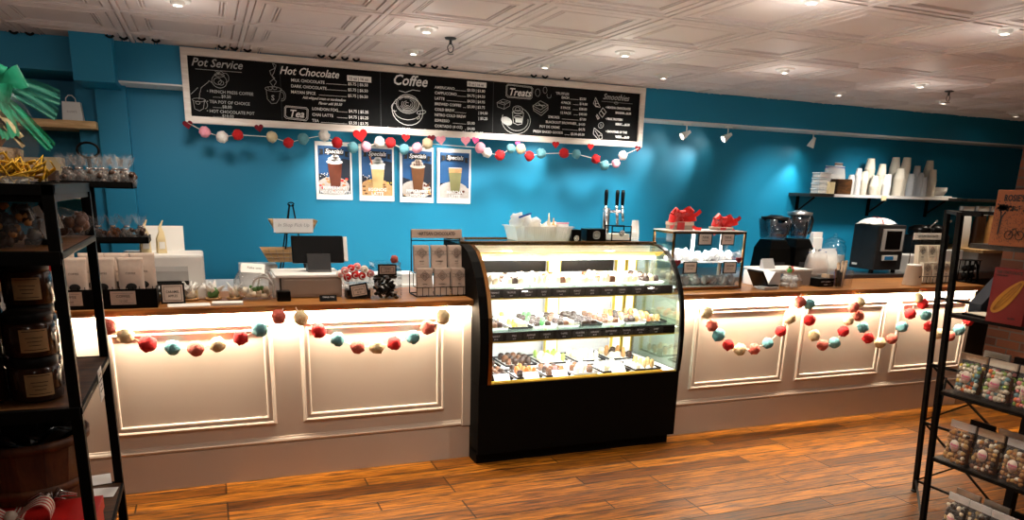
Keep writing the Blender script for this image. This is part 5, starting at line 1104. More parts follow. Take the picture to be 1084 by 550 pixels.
# blenders
YB = 5.30; ZB = .936
def blender(px0, px1, ytop, ybase, lab, wide=True):
    a, b_ = P(px0, ybase, Y=YB), P(px1, ybase, Y=YB); top = P(px0, ytop, Y=YB).z; cx = (a.x+b_.x)/2; w = (b_.x-a.x)/2; z0 = a.z
    rr = thing('blender', lab, 'blender', (cx, YB, ZB), 0, 'two countertop blenders'); hh = z0-ZB
    t = M(); t.rings([[(x, y, z) for x, y in [(-w*1.04*s_, -.12*s_), (w*1.04*s_, -.12*s_), (w*1.04*s_, .11*s_), (-w*1.04*s_, .11*s_)]] for z, s_ in [(0, 1), (.05, 1.02), (hh*.75, .92), (hh-.01, .7), (hh, .65)]], True, True, False); part('base', t, 'black_gloss', rr)
    t = M(); t.box(-w*.5, w*.5, -.122, -.112, .03, .10, .002); part('control_panel', t, 'dark_steel', rr)
    jh = top-z0-.02; t = M()
    n = 4 if wide else 20
    rs = []
    for z, s_ in [(hh+.005, .75), (hh+.02, .82), (hh+jh, 1.0), (hh+jh, .95), (hh+.022, .77)]:
        rs.append([(w*s_*abs(math.cos(2*PI*i/24))**(.35 if wide else 1)*math.copysign(1, math.cos(2*PI*i/24)), w*s_*abs(math.sin(2*PI*i/24))**(.35 if wide else 1)*math.copysign(1, math.sin(2*PI*i/24))*.9, z) for i in range(24)])
    t.rings(rs, True, False); part('jug', t, 'jug', rr)
    t = M(); t.lathe([(w*1.02, hh+jh-.005), (w*1.05, hh+jh+.018), (w*.6, hh+jh+.024), (w*.4, hh+jh+.034), (0, hh+jh+.036)], seg=24); part('lid', t, 'black_plastic' if wide else 'steel', rr)
    t = M(); t.tube([(w*.92, 0, hh+jh*.92), (w*1.35, 0, hh+jh*.92), (w*1.5, 0, hh+jh*.75), (w*1.35, 0, hh+jh*.25), (w*.82, 0, hh+jh*.16)], .013, 8, flat=1.2); part('handle', t, 'black_plastic', rr)
    return rr
blender(807, 829, 229, 253, 'black blender with a square clear jug, left of two against the teal wall')
blender(834, 853, 224, 252, 'taller black blender with a round clear jug, right of two', False)
t = M(); t.box(-.28, .26, -.16, .12, 0, .13, .01); p = P(838, 275, Y=YB); 
single('drawer_unit', 'low black appliance in front of the blenders', 'appliance', t, 'black_plastic', (p.x+.02, 5.22, ZB-.0)) if 0 else None
cl2 = thing('coffee_grinder', 'black appliance with a chrome collar right of the blenders', 'grinder', (P(857, 275, Y=5.2).x+.02, 5.19, ZB))
t = M(); t.box(-.085, .085, -.07, .10, 0, .12, .006); part('body', t, 'black_gloss', cl2); t = M(); t.lathe([(.07, .12), (.085, .135), (.085, .155), (.055, .17), (.055, .21), (0, .215)], seg=20); part('collar', t, 'chrome', cl2)
# zip bags and jar
for px, w, h, fl, tp_, lab in [(864, .21, .20, 'brown_sugar', 'tape_blue', 'zip bag of brown sugar with a blue zip behind the right counter'), (878, .22, .22, 'white_paper', 'tape_blue', 'bulging zip bag of white powder with a blue zip behind the right counter')]:
    p = P(px, 280, Y=5.14); zipbag((p.x, 5.14+.04*(px > 870), ZB), w, h, fl, lab, tp_, random.uniform(-.1, .1), None, .12)
p = P(865, 249, Y=5.35); t = M(); t.box(-.055, .055, -.02, .02, 0, .05, .004); single('white_label_tub', 'small white tub above the zip bags', 'tub', t, 'white_plastic', (p.x, 5.36, p.z-.02))
t = M(); t.box(-.055, .055, -.03, .03, 0, p.z-.02-ZB, .003); single('storage_box', 'white storage box behind the zip bags, under the small tub', 'box', t, 'white_plastic', (p.x, 5.36, ZB))
p = P(882, 280, Y=5.60); gj2 = thing('glass_jar', 'large lidded glass jar with a knob behind the zip bags', 'jar', (p.x, 5.62, ZB))
t = M(); t.lathe([(0, 0), (.10, 0), (.115, .03), (.115, .20), (.09, .235), (.085, .24)], seg=24); part('jar_glass', t, 'glass', gj2); t = M(); t.lathe([(.10, .24), (.10, .25), (.06, .285), (.015, .295), (.022, .315), (0, .33)], seg=24); part('lid', t, 'glass', gj2)
t = M(); t.lathe([(0, .005), (.105, .005), (.11, .03), (.108, .12), (0, .13)], seg=18); part('contents', t, 'white_paper', gj2)
# coffee machine
YM = 5.09
ka, kb = P(925, 258, Y=1).x, P(898, 258, Y=1).x
a, b_ = P(925, 281, Y=YM), P(953, 283, Y=YM); top = P(930, 238, Y=YM).z; w = b_.x-a.x; hh = top-ZB; dm = YM*ka/kb-YM
cm = thing('coffee_machine', 'boxy dark steel coffee machine with a touchscreen on the steel counter', 'coffee machine', (a.x, YM, ZB))
t = M(); t.box(0, w, 0, dm, .03, hh, .010); part('body', t, 'dark_steel', cm)
t = M(); t.box(-.004, .0, .012, dm-.02, .05, hh-.015, .001); part('side_panel', t, 'dark_steel', cm)
t = M(); t.box(w*.14, w*.92, -.012, .0, hh*.46, hh*.92, .004); sc_ = part('screen_bezel', t, 'grey_plastic', cm); t = M(); t.box(w*.26, w*.82, -.0135, -.011, hh*.50, hh*.88); part('screen', t, 'black_gloss', sc_)
t = M(); t.box(w*.24, w*.78, -.0155, 0, hh*.27, hh*.38, .002); part('sticker', t, 'white_plastic', cm); t = M(); t.box(w*.30, w*.62, -.0165, -.015, hh*.285, hh*.36); part('display', t, 'screen_blue', cm)
t = M(); t.box(-.006, -.004, dm-.10, dm-.04, .06, .08); part('badge', t, 'white_plastic', cm)
for x in (.03, w-.03):
    t = M(); t.cyl((x, .05, 0), (x, .05, .03), .02); part('foot', t, 'black_plastic', cm)
p = P(925, 233, Y=YM+.15); rr = thing('folded_bag', 'crumpled white paper bag lying on the coffee machine', 'paper bag', (a.x+w*.5-.02, YM+.17, ZB+hh))
t = M(); t.surf(lambda u, v: (-.19+.38*u, -.07+.14*v+.02*math.sin(6*u), .052*(math.sin(PI*min(1, u*1.02))**.6)*math.sin(PI*v)**.5+.006*math.sin(17*u+5*v)+.004), 18, 8); t.flat([(-.19, -.07), (.19, -.07), (.19, .07), (-.19, .07)], .002, 'Z'); part('paper', t, 'white_paper', rr)
t = M(); t.surf(lambda u, v: (.0+.012*u-.05*v, -.07+.14*v-.002, .06*math.sin(PI*v)**.5+.006), 1, 8); part('stripe', t, 'stripe_red', rr)
# black kitchen gear to the right of the coffee machine
p = P(975, 262, Y=5.35)
rr = thing('espresso_grinder', 'black grinder with a domed hopper right of the coffee machine', 'grinder', (p.x, 5.40, ZB))
t = M(); t.box(-.10, .10, -.12, .12, 0, .33, .02); part('body', t, 'black_plastic', rr); t = M(); t.lathe([(.09, .33), (.11, .35), (.10, .40), (.05, .425), (0, .43)], seg=20); part('hopper', t, 'black_gloss', rr); t = M(); t.tube([(0, -.1, .40), (.03, -.12, .44), (.06, -.12, .46)], .006); t.ball((.065, -.12, .465), .012, 8); part('lever', t, 'steel', rr)
rr = dup(rr, (p.x+.25, 5.45, ZB), 0, 'second black domed grinder, partly behind the black rack frame')
t = M(); t.box(-.12, .12, -.1, .1, 0, .16, .004); p = P(962, 274, Y=5.2); single('white_container', 'white lidded container between the coffee machine and the grinders', 'container', t, 'white_plastic', (p.x-.0, 5.20, ZB))
t = M(); t.box(-.16, .16, -.06, .06, 0, .20, .004); p = P(1000, 274, Y=5.2); single('white_container', 'wide white container behind the right chocolate bar rack', 'container', t, 'white_plastic', (p.x+.0, 5.20, ZB))
# mug
p = P(963, 301, Z=TR); mg = thing('pitcher', 'white enamel pitcher tapering upwards beside the right chocolate bar rack', 'pitcher', (p.x-.01, 4.13, TR))
t = M(); t.lathe([(0, 0), (.066, 0), (.068, .004), (.052, .145), (.054, .150), (.050, .150), (.046, .14), (.06, .01), (0, .006)], seg=26); part('body', t, 'cup_paper', mg); t = M(); t.lathe([(0, .156), (.05, .156), (.053, .150)], seg=26); part('lid', t, 'white_plastic', mg)
t = M(); t.tube([(.05, 0, .125), (.085, 0, .12), (.088, 0, .06), (.06, 0, .04)], .006); part('handle', t, 'cup_paper', mg)
t = M(); t.m = Matrix.Translation((.0, -.0625, .06)) @ Matrix.Rotation(.3, 4, 'Z'); t.text('MILK', .01, 0, .022, 0, 'CENTER', .0003, .0003); part('lettering', t, 'ink', mg)
# dark gear at counter end
p = P(1023, 298, Z=TR); rr = thing('spice_rack', 'black ornamental stand at the right end of the right counter, behind the rack posts', 'stand', (p.x, 4.22, TR))
t = M(); t.box(-.07, .07, -.05, .05, 0, .006); t.box(-.07, .07, -.05, .05, .17, .176)
for x in (-.06, 0, .06): t.cyl((x, -.04, 0), (x, -.04, .17), .005); t.cyl((x, .04, 0), (x, .04, .17), .005)
for zz in (.05, .11):
    for x in (-.04, .0, .04): t.ball((x, -.0, zz), .026, 8, .3, seed=int(x*99+zz*9))
t.tube([(.06, 0, .17), (.10, 0, .12), (.12, 0, .02), (.11, 0, 0)], .01); part('frame', t, 'black_metal', rr)

# ================================================================== CUP SHELF
SZ = 1.625; sx0, sx1 = P(883, 206, Y=5.5).x, 7.02
sh = thing('wall_shelf', 'black wall shelf with a white front edge and brackets, full of paper cups', 'shelf', (0, 0, 0))
t = M(); t.box(5.14, sx1+.08, 5.50, YW, SZ-.028, SZ, .002); part('board', t, 'black_wood', sh)
t = M(); t.box(sx0, sx1, 5.488, 5.50, SZ-.026, SZ, .001); part('edge_strip', t, 'white_trim', sh)
for x in (5.25, 6.15, 6.95):
    t = M(); t.box(x-.012, x+.012, YW-.02, YW, SZ-.20, SZ-.028); t.tube([(x, YW-.01, SZ-.17), (x, YW-.12, SZ-.10), (x, 5.56, SZ-.035)], .009, 6); part('bracket', t, 'black_metal', sh)
t = M(); t.box(-.03, .03, -.001, .001, -.04, 0); p = P(936, 208, Y=5.486); single('shelf_label', 'small yellow paper label hanging from the shelf edge', 'label', t, 'cream_bag', (p.x, 5.486, SZ-.005))
cupk = {}
def cups(px, ptop, n_y, lab, m_='cup_paper', h=.105, r0=.028, r1=.043, step=.0125, tilt=0, y=5.60, pbase=204):
    a = P(px, pbase, Y=y); top = P(px, ptop, Y=y).z; n = max(1, int((top-SZ-h)/step)+1)
    for q in range(n):
        key = (m_, h, r0, r1)
        if key not in cupk: cupk[key] = cupmesh(h, r0, r1).mesh('paper_cup', m_)
        o = bpy.data.objects.new('paper_cup', cupk[key]); COL.objects.link(o); o.location = (a.x+tilt*q*step, y, SZ+.001+q*step); o.rotation_euler = (0, tilt*.8, 0)
        tag(o, lab, 'cup', lab.replace('paper cup in', 'cups of').replace('clear plastic cup in', 'cups of'))
cups(899, 184, 5.6, 'paper cup in the short narrow stack left of the cream cups', 'white_paper', .06, .022, .030, .008)
cups(906, 178, 5.6, 'paper cup in the thin white stack behind the brown container', 'white_paper', .07, .022, .030, .009)
cups(913, 180, 5.55, 'paper cup in the small stack just left of the tallest left stack', h=.09, r0=.022, r1=.032, y=5.57)
cups(917, 167, 5.6, 'paper cup in the leftmost tall stack on the wall shelf', y=5.66, r0=.032, r1=.048, step=.013)
cups(924, 185, 5.6, 'paper cup in the low stack in front of the leftmost tall stack', y=5.56)
cups(930, 173, 5.6, 'paper cup in the medium stack with the white rim, left of the white stack', y=5.62)
cups(937, 184, 5.6, 'paper cup in the squat white stack at the middle of the shelf', 'white_paper', .10, .032, .040, .012, y=5.56)
cups(943, 166, 5.6, 'paper cup in the tall stack behind the leaning one', y=5.70, r0=.032, r1=.048, step=.013)
cups(949, 177, 5.6, 'paper cup in the wide stack in front, near the middle', y=5.56, r0=.034, r1=.050, tilt=.04)
cups(953, 166, 5.6, 'paper cup in the tallest stack at the middle right', y=5.65, r0=.034, r1=.046, tilt=.06, step=.013)
for i, (px, tpx) in enumerate([(962, 183), (967, 174), (972, 182)]): cups(px, tpx, 5.6, 'clear plastic cup in the %s of three clear stacks right of the tallest stack' % ['left', 'middle', 'right'][i], 'plastic_clear', .11, .028, .038, .013, y=5.58+.04*(i == 1))
cups(979, 169, 5.6, 'paper cup in the rightmost tall stack on the wall shelf', y=5.68, r0=.030, r1=.045, step=.013)
cups(976, 186, 5.6, 'clear plastic cup in the clear stack before the rightmost tall stack', 'plastic_clear', .11, .028, .040, .013, y=5.56)
cups(984, 179, 5.6, 'paper cup in the rightmost front stack', y=5.57, step=.013)
for q in range(6):
    p = P(993, 205, Y=5.58); t = M(); t.lathe([(0, 0), (.05, 0), (.075, .045), (.077, .047), (.073, .047), (.048, .004)], seg=22); single('paper_bowl', 'white paper bowl in the nested stack at the right end of the wall shelf', 'bowl', t, 'white_paper', (p.x, 5.58, SZ+.014+q*.007), 0, 'nested paper bowls')
t = M(); t.box(-.11, .14, -.05, .05, 0, .012, .002); single('lid_pack', 'flat pack of white lids under the paper bowls', 'lids', t, 'white_plastic', (p.x, 5.58, SZ+.001))
def small(px, py, w, d, h, m_, name, lab, cat, y=5.58, z=None, grp=None):
    p = P(px, py, Y=y-d/2); t = M(); t.box(-w/2, w/2, -d/2, d/2, 0, h, .004); t2_ = single(name, lab, cat, t, m_, (p.x, y, SZ+.001 if z is None else z), 0, grp); return t2_
for q in range(4):
    p = P(873, 200, Y=5.53); tr = thing('lidded_tub', 'clear lidded tub at the wall shelf left end, %s from the bottom' % ORD[q], 'tub', (p.x, 5.59, SZ+.001+q*.048), 0, 'tubs on the wall shelf')
    t = M(); t.box(-.062, .062, -.05, .05, 0, .036, .004); part('tub', t, 'plastic_clear', tr); t = M(); t.box(-.066, .066, -.054, .054, .036, .045, .002); part('lid', t, 'white_plastic', tr); t = M(); t.box(-.055, .055, -.045, .045, .003, .028, .003); part('contents', t, 'cup_paper', tr)
small(881, 200, .06, .04, .105, 'cream_bag', 'tea_pouch', 'cream pouch with a white label in front of the stacked tubs', 'pouch', 5.525)
br = small(894, 200, .17, .10, .135, 'dark_wood', 'brown_container', 'dark brown patterned container in front of the zip bag on the wall shelf', 'container', 5.56)
p = P(889, 175, Y=5.62); zipbag((p.x, 5.67, SZ+.001), .24, .255, 'cup_paper', 'zip bag of supplies behind the brown container on the wall shelf', 'tape_blue', 0, None, .10)
p = P(896, 172, Y=5.60); rr = zipbag((p.x+.03, 5.72, SZ+.001), .10, .29, 'sugar', 'tan pouch standing tallest at the back left of the wall shelf', 'choc_milk', 0, None, .06)
# bags on the far wooden shelf
wz = P(1030, 262, Y=5.3).z
t = M(); t.box(6.90, 8.3, 5.02, 5.775, wz-.03, wz, .003); single('wooden_shelf', 'pale wooden shelf on the back wall behind the black rack', 'shelf', t, 'pale_wood')
t = M(); t.box(6.95, 8.3, 5.10, 5.77, ZB, wz-.03); single('storage_cabinet', 'pale grey storage unit under the far wooden shelf', 'cabinet', t, 'grey_plastic')
uz = P(1040, 214, Y=5.4).z; t = M(); t.box(6.9, 8.3, 5.28, YW, uz, uz+.03, .003); single('black_shelf', 'black shelf above the bags of beans at the right end of the back wall', 'shelf', t, 'black_wood')
for i, (px, w, lab) in enumerate([(1018, .15, 'silver bag of beans on the wooden shelf, left of three'), (1034, .14, 'silver bag of dark beans on the wooden shelf, middle of three'), (1050, .19, 'silver topped bag of nuts on the wooden shelf, right of three beside the brick pier')]):
    p = P(px, 262, Y=5.3); rr = thing('bean_bag', lab, 'bag of beans', (p.x, 5.32, wz), 0, 'bags on the wooden shelf'); h = P(px, 218, Y=5.3).z-wz
    part('pouch', bag(w, h, .08, '', seed=i), ['white_plastic', 'choc_dark', 'popcorn'][i], rr); t = M(); t.box(-w/2-.002, w/2+.002, -.022, .022, h*.78, h); part('seal', t, 'cello_bright', rr); t = M(); t.box(-w/2-.004, w/2+.004, -.012, .012, h*.80, h*1.0, .002); part('band', t, 'white_plastic', rr)

# ================================================================== LEFT BACK: SHELVES
p = P(101, 132, Y=5.62)
t = M(); t.box(-3.0, -.60, 5.60, 6.10, 1.878, 1.925, .006); single('floating_shelf', 'chunky pale wooden shelf on the teal wall at the upper left', 'shelf', t, 'pale_wood')
p = P(77, 125, Y=5.70); gb = thing('gift_bag', 'small white paper gift bag on the upper left wooden shelf', 'gift bag', (p.x, 5.74, 1.926)); a, b_ = P(66, 120, Y=5.7).x, P(88, 120, Y=5.7).x; w = (b_-a)/2
t = M(); t.rings([[(-w*s_, -.04, z), (w*s_, -.04, z), (w*s_, .04, z), (-w*s_, .04, z)] for z, s_ in [(0, 1), (.115, .86)]], True, False, False); t.flat([(-w, -.04), (w, -.04), (w, .04), (-w, .04)], .001, 'Z'); part('bag_body', t, 'white_paper', gb)
t = M(); t.tube([(-.028, -.04, .108), (-.026, -.042, .135), (-.01, -.043, .152), (.01, -.043, .152), (.026, -.042, .135), (.028, -.04, .108)], .003, 6); part('handle', t, 'white_paper', gb)
t = M(); t.m = Matrix.Translation((0, -.0415, .05)); t.text('ROSIE\'S', 0, 0, .017, 0, 'CENTER', .0002); part('lettering', t, 'grey_plastic', gb)
z1 = 1.487
t = M(); t.box(-3.0, -.74, 5.60, 6.10, 1.447, z1, .003); sh2 = single('white_shelf', 'cream painted shelf with pink scribbles on its edge, under the wooden shelf', 'shelf', t, 'cup_paper')
t = M()
for px, n in [(27, 1), (83, 2)]:
    p = P(px, 207.5, Y=5.595)
    for k in range(6): t.tube([(p.x-.04+.016*k+.012*math.cos(q*.8), 5.597, p.z+.010*math.sin(q*.8)) for q in range(8)], .0022, 4)
part('scribble', t, 'ink_pink', sh2)
for px0, px1, py, h_m, lab in [(22, 47, 166, 'cream_bag', 'pale kraft box on the cream shelf, left of two'), (49, 67, 166, 'cream_bag', 'pale kraft box with a dark window on the cream shelf, right of two')]:
    a, b_ = P(px0, 190, Y=5.62), P(px1, 190, Y=5.62); h = P(px0, py, Y=5.62).z-z1; rr = thing('kraft_box', lab, 'box', (a.x, 5.62, z1))
    t = M(); t.box(0, b_.x-a.x, 0, .16, 0, h, .003); part('box_body', t, h_m, rr)
    if px0 == 49: t = M(); t.box(.01, .075, -.002, 0, .01, h*.62); part('window', t, 'dark_wood', rr)
    else: t = M(); t.box(.03, .09, -.002, 0, .02, h*.8); part('print', t, 'card', rr)
t = M(); t.ball((0, 0, .03), .045, 10, .5, sx=1.5, sz=.8); p = P(57, 192, Y=5.56); single('dark_pouch', 'small dark pouch in front of the kraft boxes', 'pouch', t, 'black_gloss', (p.x, 5.66-.08, z1+.0))
# red items on wooden back counter
p = P(8, 282, Y=5.5)
rr = thing('gift_box', 'red box with a silver ribbon on the wooden back counter behind the left rack', 'gift box', (P(8, 284, Y=5.5).x, 5.5, .946)); t = M(); t.box(-.16, .10, -.08, .08, 0, .05, .003); part('box_body', t, 'red_box', rr); t = M(); t.m = Matrix.Translation((.04, -.02, .052)); bow(t, .9, False, seed=3); part('bow', t, 'stripe_white', rr)
rr = thing('serving_board', 'dark red dish with black items on the back wooden counter, seen behind the left rack', 'dish', (P(38, 284, Y=5.5).x, 5.5, .946)); t = M(); t.lathe([(0, 0), (.10, 0), (.19, .035), (.192, .038), (.10, .008), (0, .006)], seg=26, sy=.5); part('dish', t, 'red_dark', rr)
for i, x in enumerate((-.07, .03)):
    t = M(); t.ball((0, 0, 0), .05, 12, .1, sx=1.4, sz=.5); o = single('black_tin', 'black tin with a white round label in the dark red dish, %s of two' % ['left', 'right'][i], 'tin', t, 'black_gloss', (rr.location.x+x, 5.49, .946+.045)); t = M(); t.ball((0, -.062 if 0 else -.045, .008), .022, 10, sy=.15, sz=.7); part('label', t, 'white_plastic', o)
# ================================================================== LEFT RACK (foreground)
RX, RY0, RY1 = -.236, 1.50, 1.945
lr = thing('shelving_rack', 'black metal frame shelving rack with dark wooden shelves at the left edge', 'rack', (0, 0, 0))
pw = .019
for (x, y) in [(RX, RY0), (RX, RY1), (-1.20, RY0), (-1.20, RY1)]:
    t = M(); t.box(x-pw, x, y, y+pw, 0, 1.582, .001); part('post', t, 'black_metal', lr)
for z in (1.582,):
    t = M(); t.box(-1.20, RX, RY0, RY0+pw, z-pw, z, .001); t.box(-1.20, RX, RY1, RY1+pw, z-pw, z, .001); t.box(RX-pw, RX, RY0, RY1, z-pw, z, .001); part('top_rail', t, 'black_metal', lr)
SH = [1.566, 1.468, 1.187, .868]
for k, z in enumerate(SH):
    if k: 
        t = M(); t.box(-1.20, RX-.002, RY0-.004, RY0+.012, z-.022, z+.002, .001); t.box(RX-.004, RX+.002, RY0, RY1, z-.012, z, .001); t.box(-1.20, RX, RY1, RY1+.012, z-.016, z, .001); part('shelf_rail', t, 'black_metal', lr)
    t = M(); t.box(-1.19, RX-.004, RY0+.01, RY1, z-.014, z-.001, .001); part('shelf_board', t, 'black_metal' if k == 0 else ('counter_wood' if k == 1 else 'dark_wood'), lr)
# price cards on the shelf end rail
def endcard(y, z, lab, s=.055, lean=0):
    rr = thing('shelf_price_card', lab, 'price card', (RX+.004, y, z)); t = M(); t.box(0, .001, -s*.5, s*.5, -.012, .055); cc = part('card', t, 'white_paper', rr)
    t = M(); 
    for k, w in enumerate((.6, .8, .5, .7)): t.box(.001, .0014, -s*.5*w, s*.5*w, .040-k*.011, .042-k*.011)
    part('lettering', t, 'ink', cc)
endcard(1.74, 1.150, 'white price card on the end of the jar shelf of the left rack')
t = M(); t.box(-.05, .03, -.035, .035, 0, .001); p = P(108, 507, Z=.87); single('paper_card', 'white printed card lying at the back end of the lowest visible shelf', 'card', t, 'white_paper', (p.x-.01, p.y, .869), .15)
t = M(); t.box(-.03, .03, -.03, .03, 0, .001); p = P(108, 521, Z=.87); single('paper_card', 'smaller white card lying nearer the red box on the lowest visible shelf', 'card', t, 'white_paper', (p.x, p.y, .869), -.1)
# jars
jp = None
def jar():
    global jp
    rr = thing('candle_jar', 'x', 'jar', (0, 0, 0), 0, 'amber jars on the left rack')
    t = M(); t.lathe([(0, 0), (.039, 0), (.0425, .004), (.0425, .058), (.039, .064), (.036, .066)], seg=26); part('jar_glass', t, 'amber_jar', rr)
    t = M(); t.lathe([(.0385, .064), (.040, .066), (.040, .080), (.038, .083), (0, .0832)], seg=26); part('lid', t, 'black_plastic', rr)
    t = M(); R_ = .0430
    t.surf(lambda u, v: (R_*math.sin(-.25+1.1*u), -R_*math.cos(-.25+1.1*u), .012+.042*v), 10, 1, True); lb = part('label', t, 'tan_label', rr)
    t = M(); R2 = .0433
    for zz, a0, a1 in [(.050, .1, .9), (.016, .1, .9), (.038, .2, .8), (.031, .25, .75), (.024, .3, .7)]:
        t.surf(lambda u, v: (R2*math.sin(-.25+1.1*(a0+(a1-a0)*u)), -R2*math.cos(-.25+1.1*(a0+(a1-a0)*u)), zz+.0012*v), 8, 1)
    part('label_print', t, 'ink', lb)
    return rr
J = []
for iy, y in enumerate([1.60, 1.69, 1.78]):
    for ix in range(3):
        for l in range(2 if iy == 0 else 3):
            if iy > 1 and l == 0: continue
            xr = (P(60, 350, Y=y).x if iy == 0 else P(66-3*iy, 350, Y=y).x)-.044
            J.append((xr-ix*.090, y, SH[2]+l*.0836, 'amber jar, left rack, %s row from front, %s stack from right, %s layer' % (ORD[iy], ORD[ix], ['bottom', 'second', 'third'][l])))
proto = None
for x, y, z, lab in J:
    if proto is None: proto = jar(); proto.location = (x, y, z); proto['label'] = lab
    else: dup(proto, (x, y, z), random.uniform(-.25, .35), lab)
# bushel basket
bk = thing('bushel_basket', 'round slatted wooden basket lined with black plastic on the lower shelf of the left rack', 'basket', (-.385, 1.76, SH[3]))
t = M(); n = 28; h = .205; rs = []
for z, a in [(0, .080), (h, .112), (h, .107), (.006, .075)]:
    rs.append([((a+(.0025 if i % 2 else 0))*math.cos(2*PI*i/n), (a+(.0025 if i % 2 else 0))*math.sin(2*PI*i/n), z) for i in range(n)])
t.rings(rs, True, False, False); t.lathe([(0, .004), (.078, .004)], seg=20); part('slats', t, 'basket_wood', bk)
for z, a in [(h-.008, .1155), (h*.48, .0995), (.012, .085)]:
    t = M(); t.lathe([(a-.001, z-.010), (a+.002, z-.010), (a+.003, z+.008), (a-.001, z+.008)], seg=28); part('hoop', t, 'basket_wood', bk)
t = M(); t.surf(lambda u, v: ((.02+.085*v)*math.cos(6.2832*u), (.02+.085*v)*math.sin(6.2832*u), h-.035+.035*v+.022*math.sin(13*u+4*v)*v*(1-v)*3+.010*math.sin(29*u)), 40, 8); t.lathe([(0, h-.03), (.03, h-.034)], seg=16); part('plastic_liner', t, 'black_gloss', bk)
t = M(); t.m = Matrix.Rotation(-.2, 4, 'X'); t.box(-.034, .034, -.003, .003, 0, .05); single('slate_tag', 'small black slate tag standing in the bushel basket', 'tag', t, 'black_plastic', (-.405, 1.80, SH[3]+h-.02))
t = M(); t.box(-.03, .02, -.012, .012, 0, .012, .002); single('cream_packet', 'small cream packet showing at the back rim of the bushel basket', 'packet', t, 'cream_bag', (-.345, 1.835, SH[3]+h+.005))
# red gift box with striped bow
p = P(118, 520, Z=.93)
rb = thing('gift_box', 'red gift box with a red and white striped ribbon bow at the lower left corner', 'gift box', (-.36, 1.60, SH[3]), 0)
t = M(); t.box(-.20, .112, -.085, .085, 0, .066, .002); part('box_body', t, 'red_box', rb); t = M(); t.box(-.203, .115, -.088, .088, .044, .072, .002); part('lid', t, 'red_box', rb)
def ribbon(t, fn, nu=20, nv=8):
    for j in range(nv):
        t.use('stripe_red' if j % 2 == 0 else 'stripe_white'); t.surf(lambda u, v: fn(u, (j+v)/nv), nu, 1)
t = M()
ribbon(t, lambda u, v: (-.013+.026*v-.03+.0*u, -.088+.176*u, .0735))
ribbon(t, lambda u, v: (-.03-.03+.026*v-.02*u, -.0895, .0735-.07*u), 6)
part('ribbon_band', t, None, rb)
for s in (-1, 1):
    t = M(); ribbon(t, lambda u, v: (-.03+s*(.070*math.sin(PI*u)), -.02+(v-.5)*.046*(1+.2*math.sin(PI*u)), .080+.026*math.sin(2*PI*u)+.014*math.sin(PI*u))); part('bow_loop', t, None, rb)
    t = M(); ribbon(t, lambda u, v: (-.03+s*(.01+.05*u)-.02*u, -.03-.05*u, .058+.004*math.sin(6*u)) if 0 else (-.03+s*.02*u+(v-.5)*.026-.018*u, -.03-.058*u, .078-.002*u+.004*math.sin(7*u))); part('ribbon_tail', t, None, rb)
t = M(); t.ball((-.03, -.02, .088), .013, 10, .2, sy=1.3); part('bow_knot', t, 'stripe_white', rb)
t = M()
for q in range(12):
    a = q*.9; t.tube([(0, 0, .0), (.02*math.cos(a), .012*math.sin(a), .012+.006*(q % 3)), (.045*math.cos(a), .02*math.sin(a), .008+.004*(q % 2))], [.004, .008, .003], 6, flat=.3)
single('silver_bow', 'silver foil ribbon bow resting behind the striped bow', 'bow', t, 'chrome', (-.335, 1.665, SH[3]+.078))
# shelf 2: bag of chocolates, easel with cards
rr = thing('chocolate_bag', 'cellophane bag of dark chocolates and gold pieces on the second shelf of the left rack', 'candy bag', (-.345, 1.62, SH[1]))
t = M(); rn = random.Random(2)
for q in range(46): t.ball((rn.uniform(-.045, .05), rn.uniform(-.03, .03), .010+rn.uniform(0, .062)), .012, 8, .5, seed=q)
part('chocolates', t, 'choc_dark', rr)['kind'] = 'stuff'
t = M()
for q in range(16): t.ball((rn.uniform(-.045, .05), -.032+rn.uniform(-.004, .004), .02+rn.uniform(0, .06)), .007, 6, .5, seed=q)
part('gold_pieces', t, 'popcorn', rr)['kind'] = 'stuff'
part('wrapper', bag(.115, .125, .085, '', flare=.1, seed=4), 'cello', rr)
es = thing('card_easel', 'small black easel holding white folded cards on the second shelf of the left rack', 'easel', (-.262, 1.69, SH[1]))
t = M(); t.tube([(-.055, .0, 0), (-.035, .02, .045), (-.030, .03, .095)], .006, 6, flat=.5); t.tube([(-.02, .0, 0), (-.030, .03, .09)], .006, 6, flat=.5); t.box(-.06, .0, -.02, .01, 0, .01, .002); part('frame', t, 'black_metal', es)
t = M(); t.m = Matrix.Translation((-.01, -.01, .0)) @ Matrix.Rotation(-.40, 4, 'Y'); t.box(-.010, .010, -.001, .001, .012, .075); c1 = part('card', t, 'white_paper', es)
t = M(); t.m = Matrix.Translation((.006, .01, .0)) @ Matrix.Rotation(-.25, 4, 'Y'); t.box(-.008, .006, -.001, .001, .03, .105); c1 = part('card', t, 'white_paper', es)
rr = thing('candy_bag', 'cellophane bag of dark candies at the back of the left rack second shelf', 'candy bag', (-.262, 1.90, SH[1]), 0)
t = M()
for q in range(24): t.ball((-.03+rn.uniform(-.045, .045), rn.uniform(-.02, .02), .012+rn.uniform(0, .03)), .012, 8, .5, seed=q)
part('sweets', t, 'choc_milk', rr)['kind'] = 'stuff'; t = M(); t.ball((-.03, 0, .028), .058, 14, .5, sy=.6, sz=.55); part('wrapper', t, 'cello', rr)
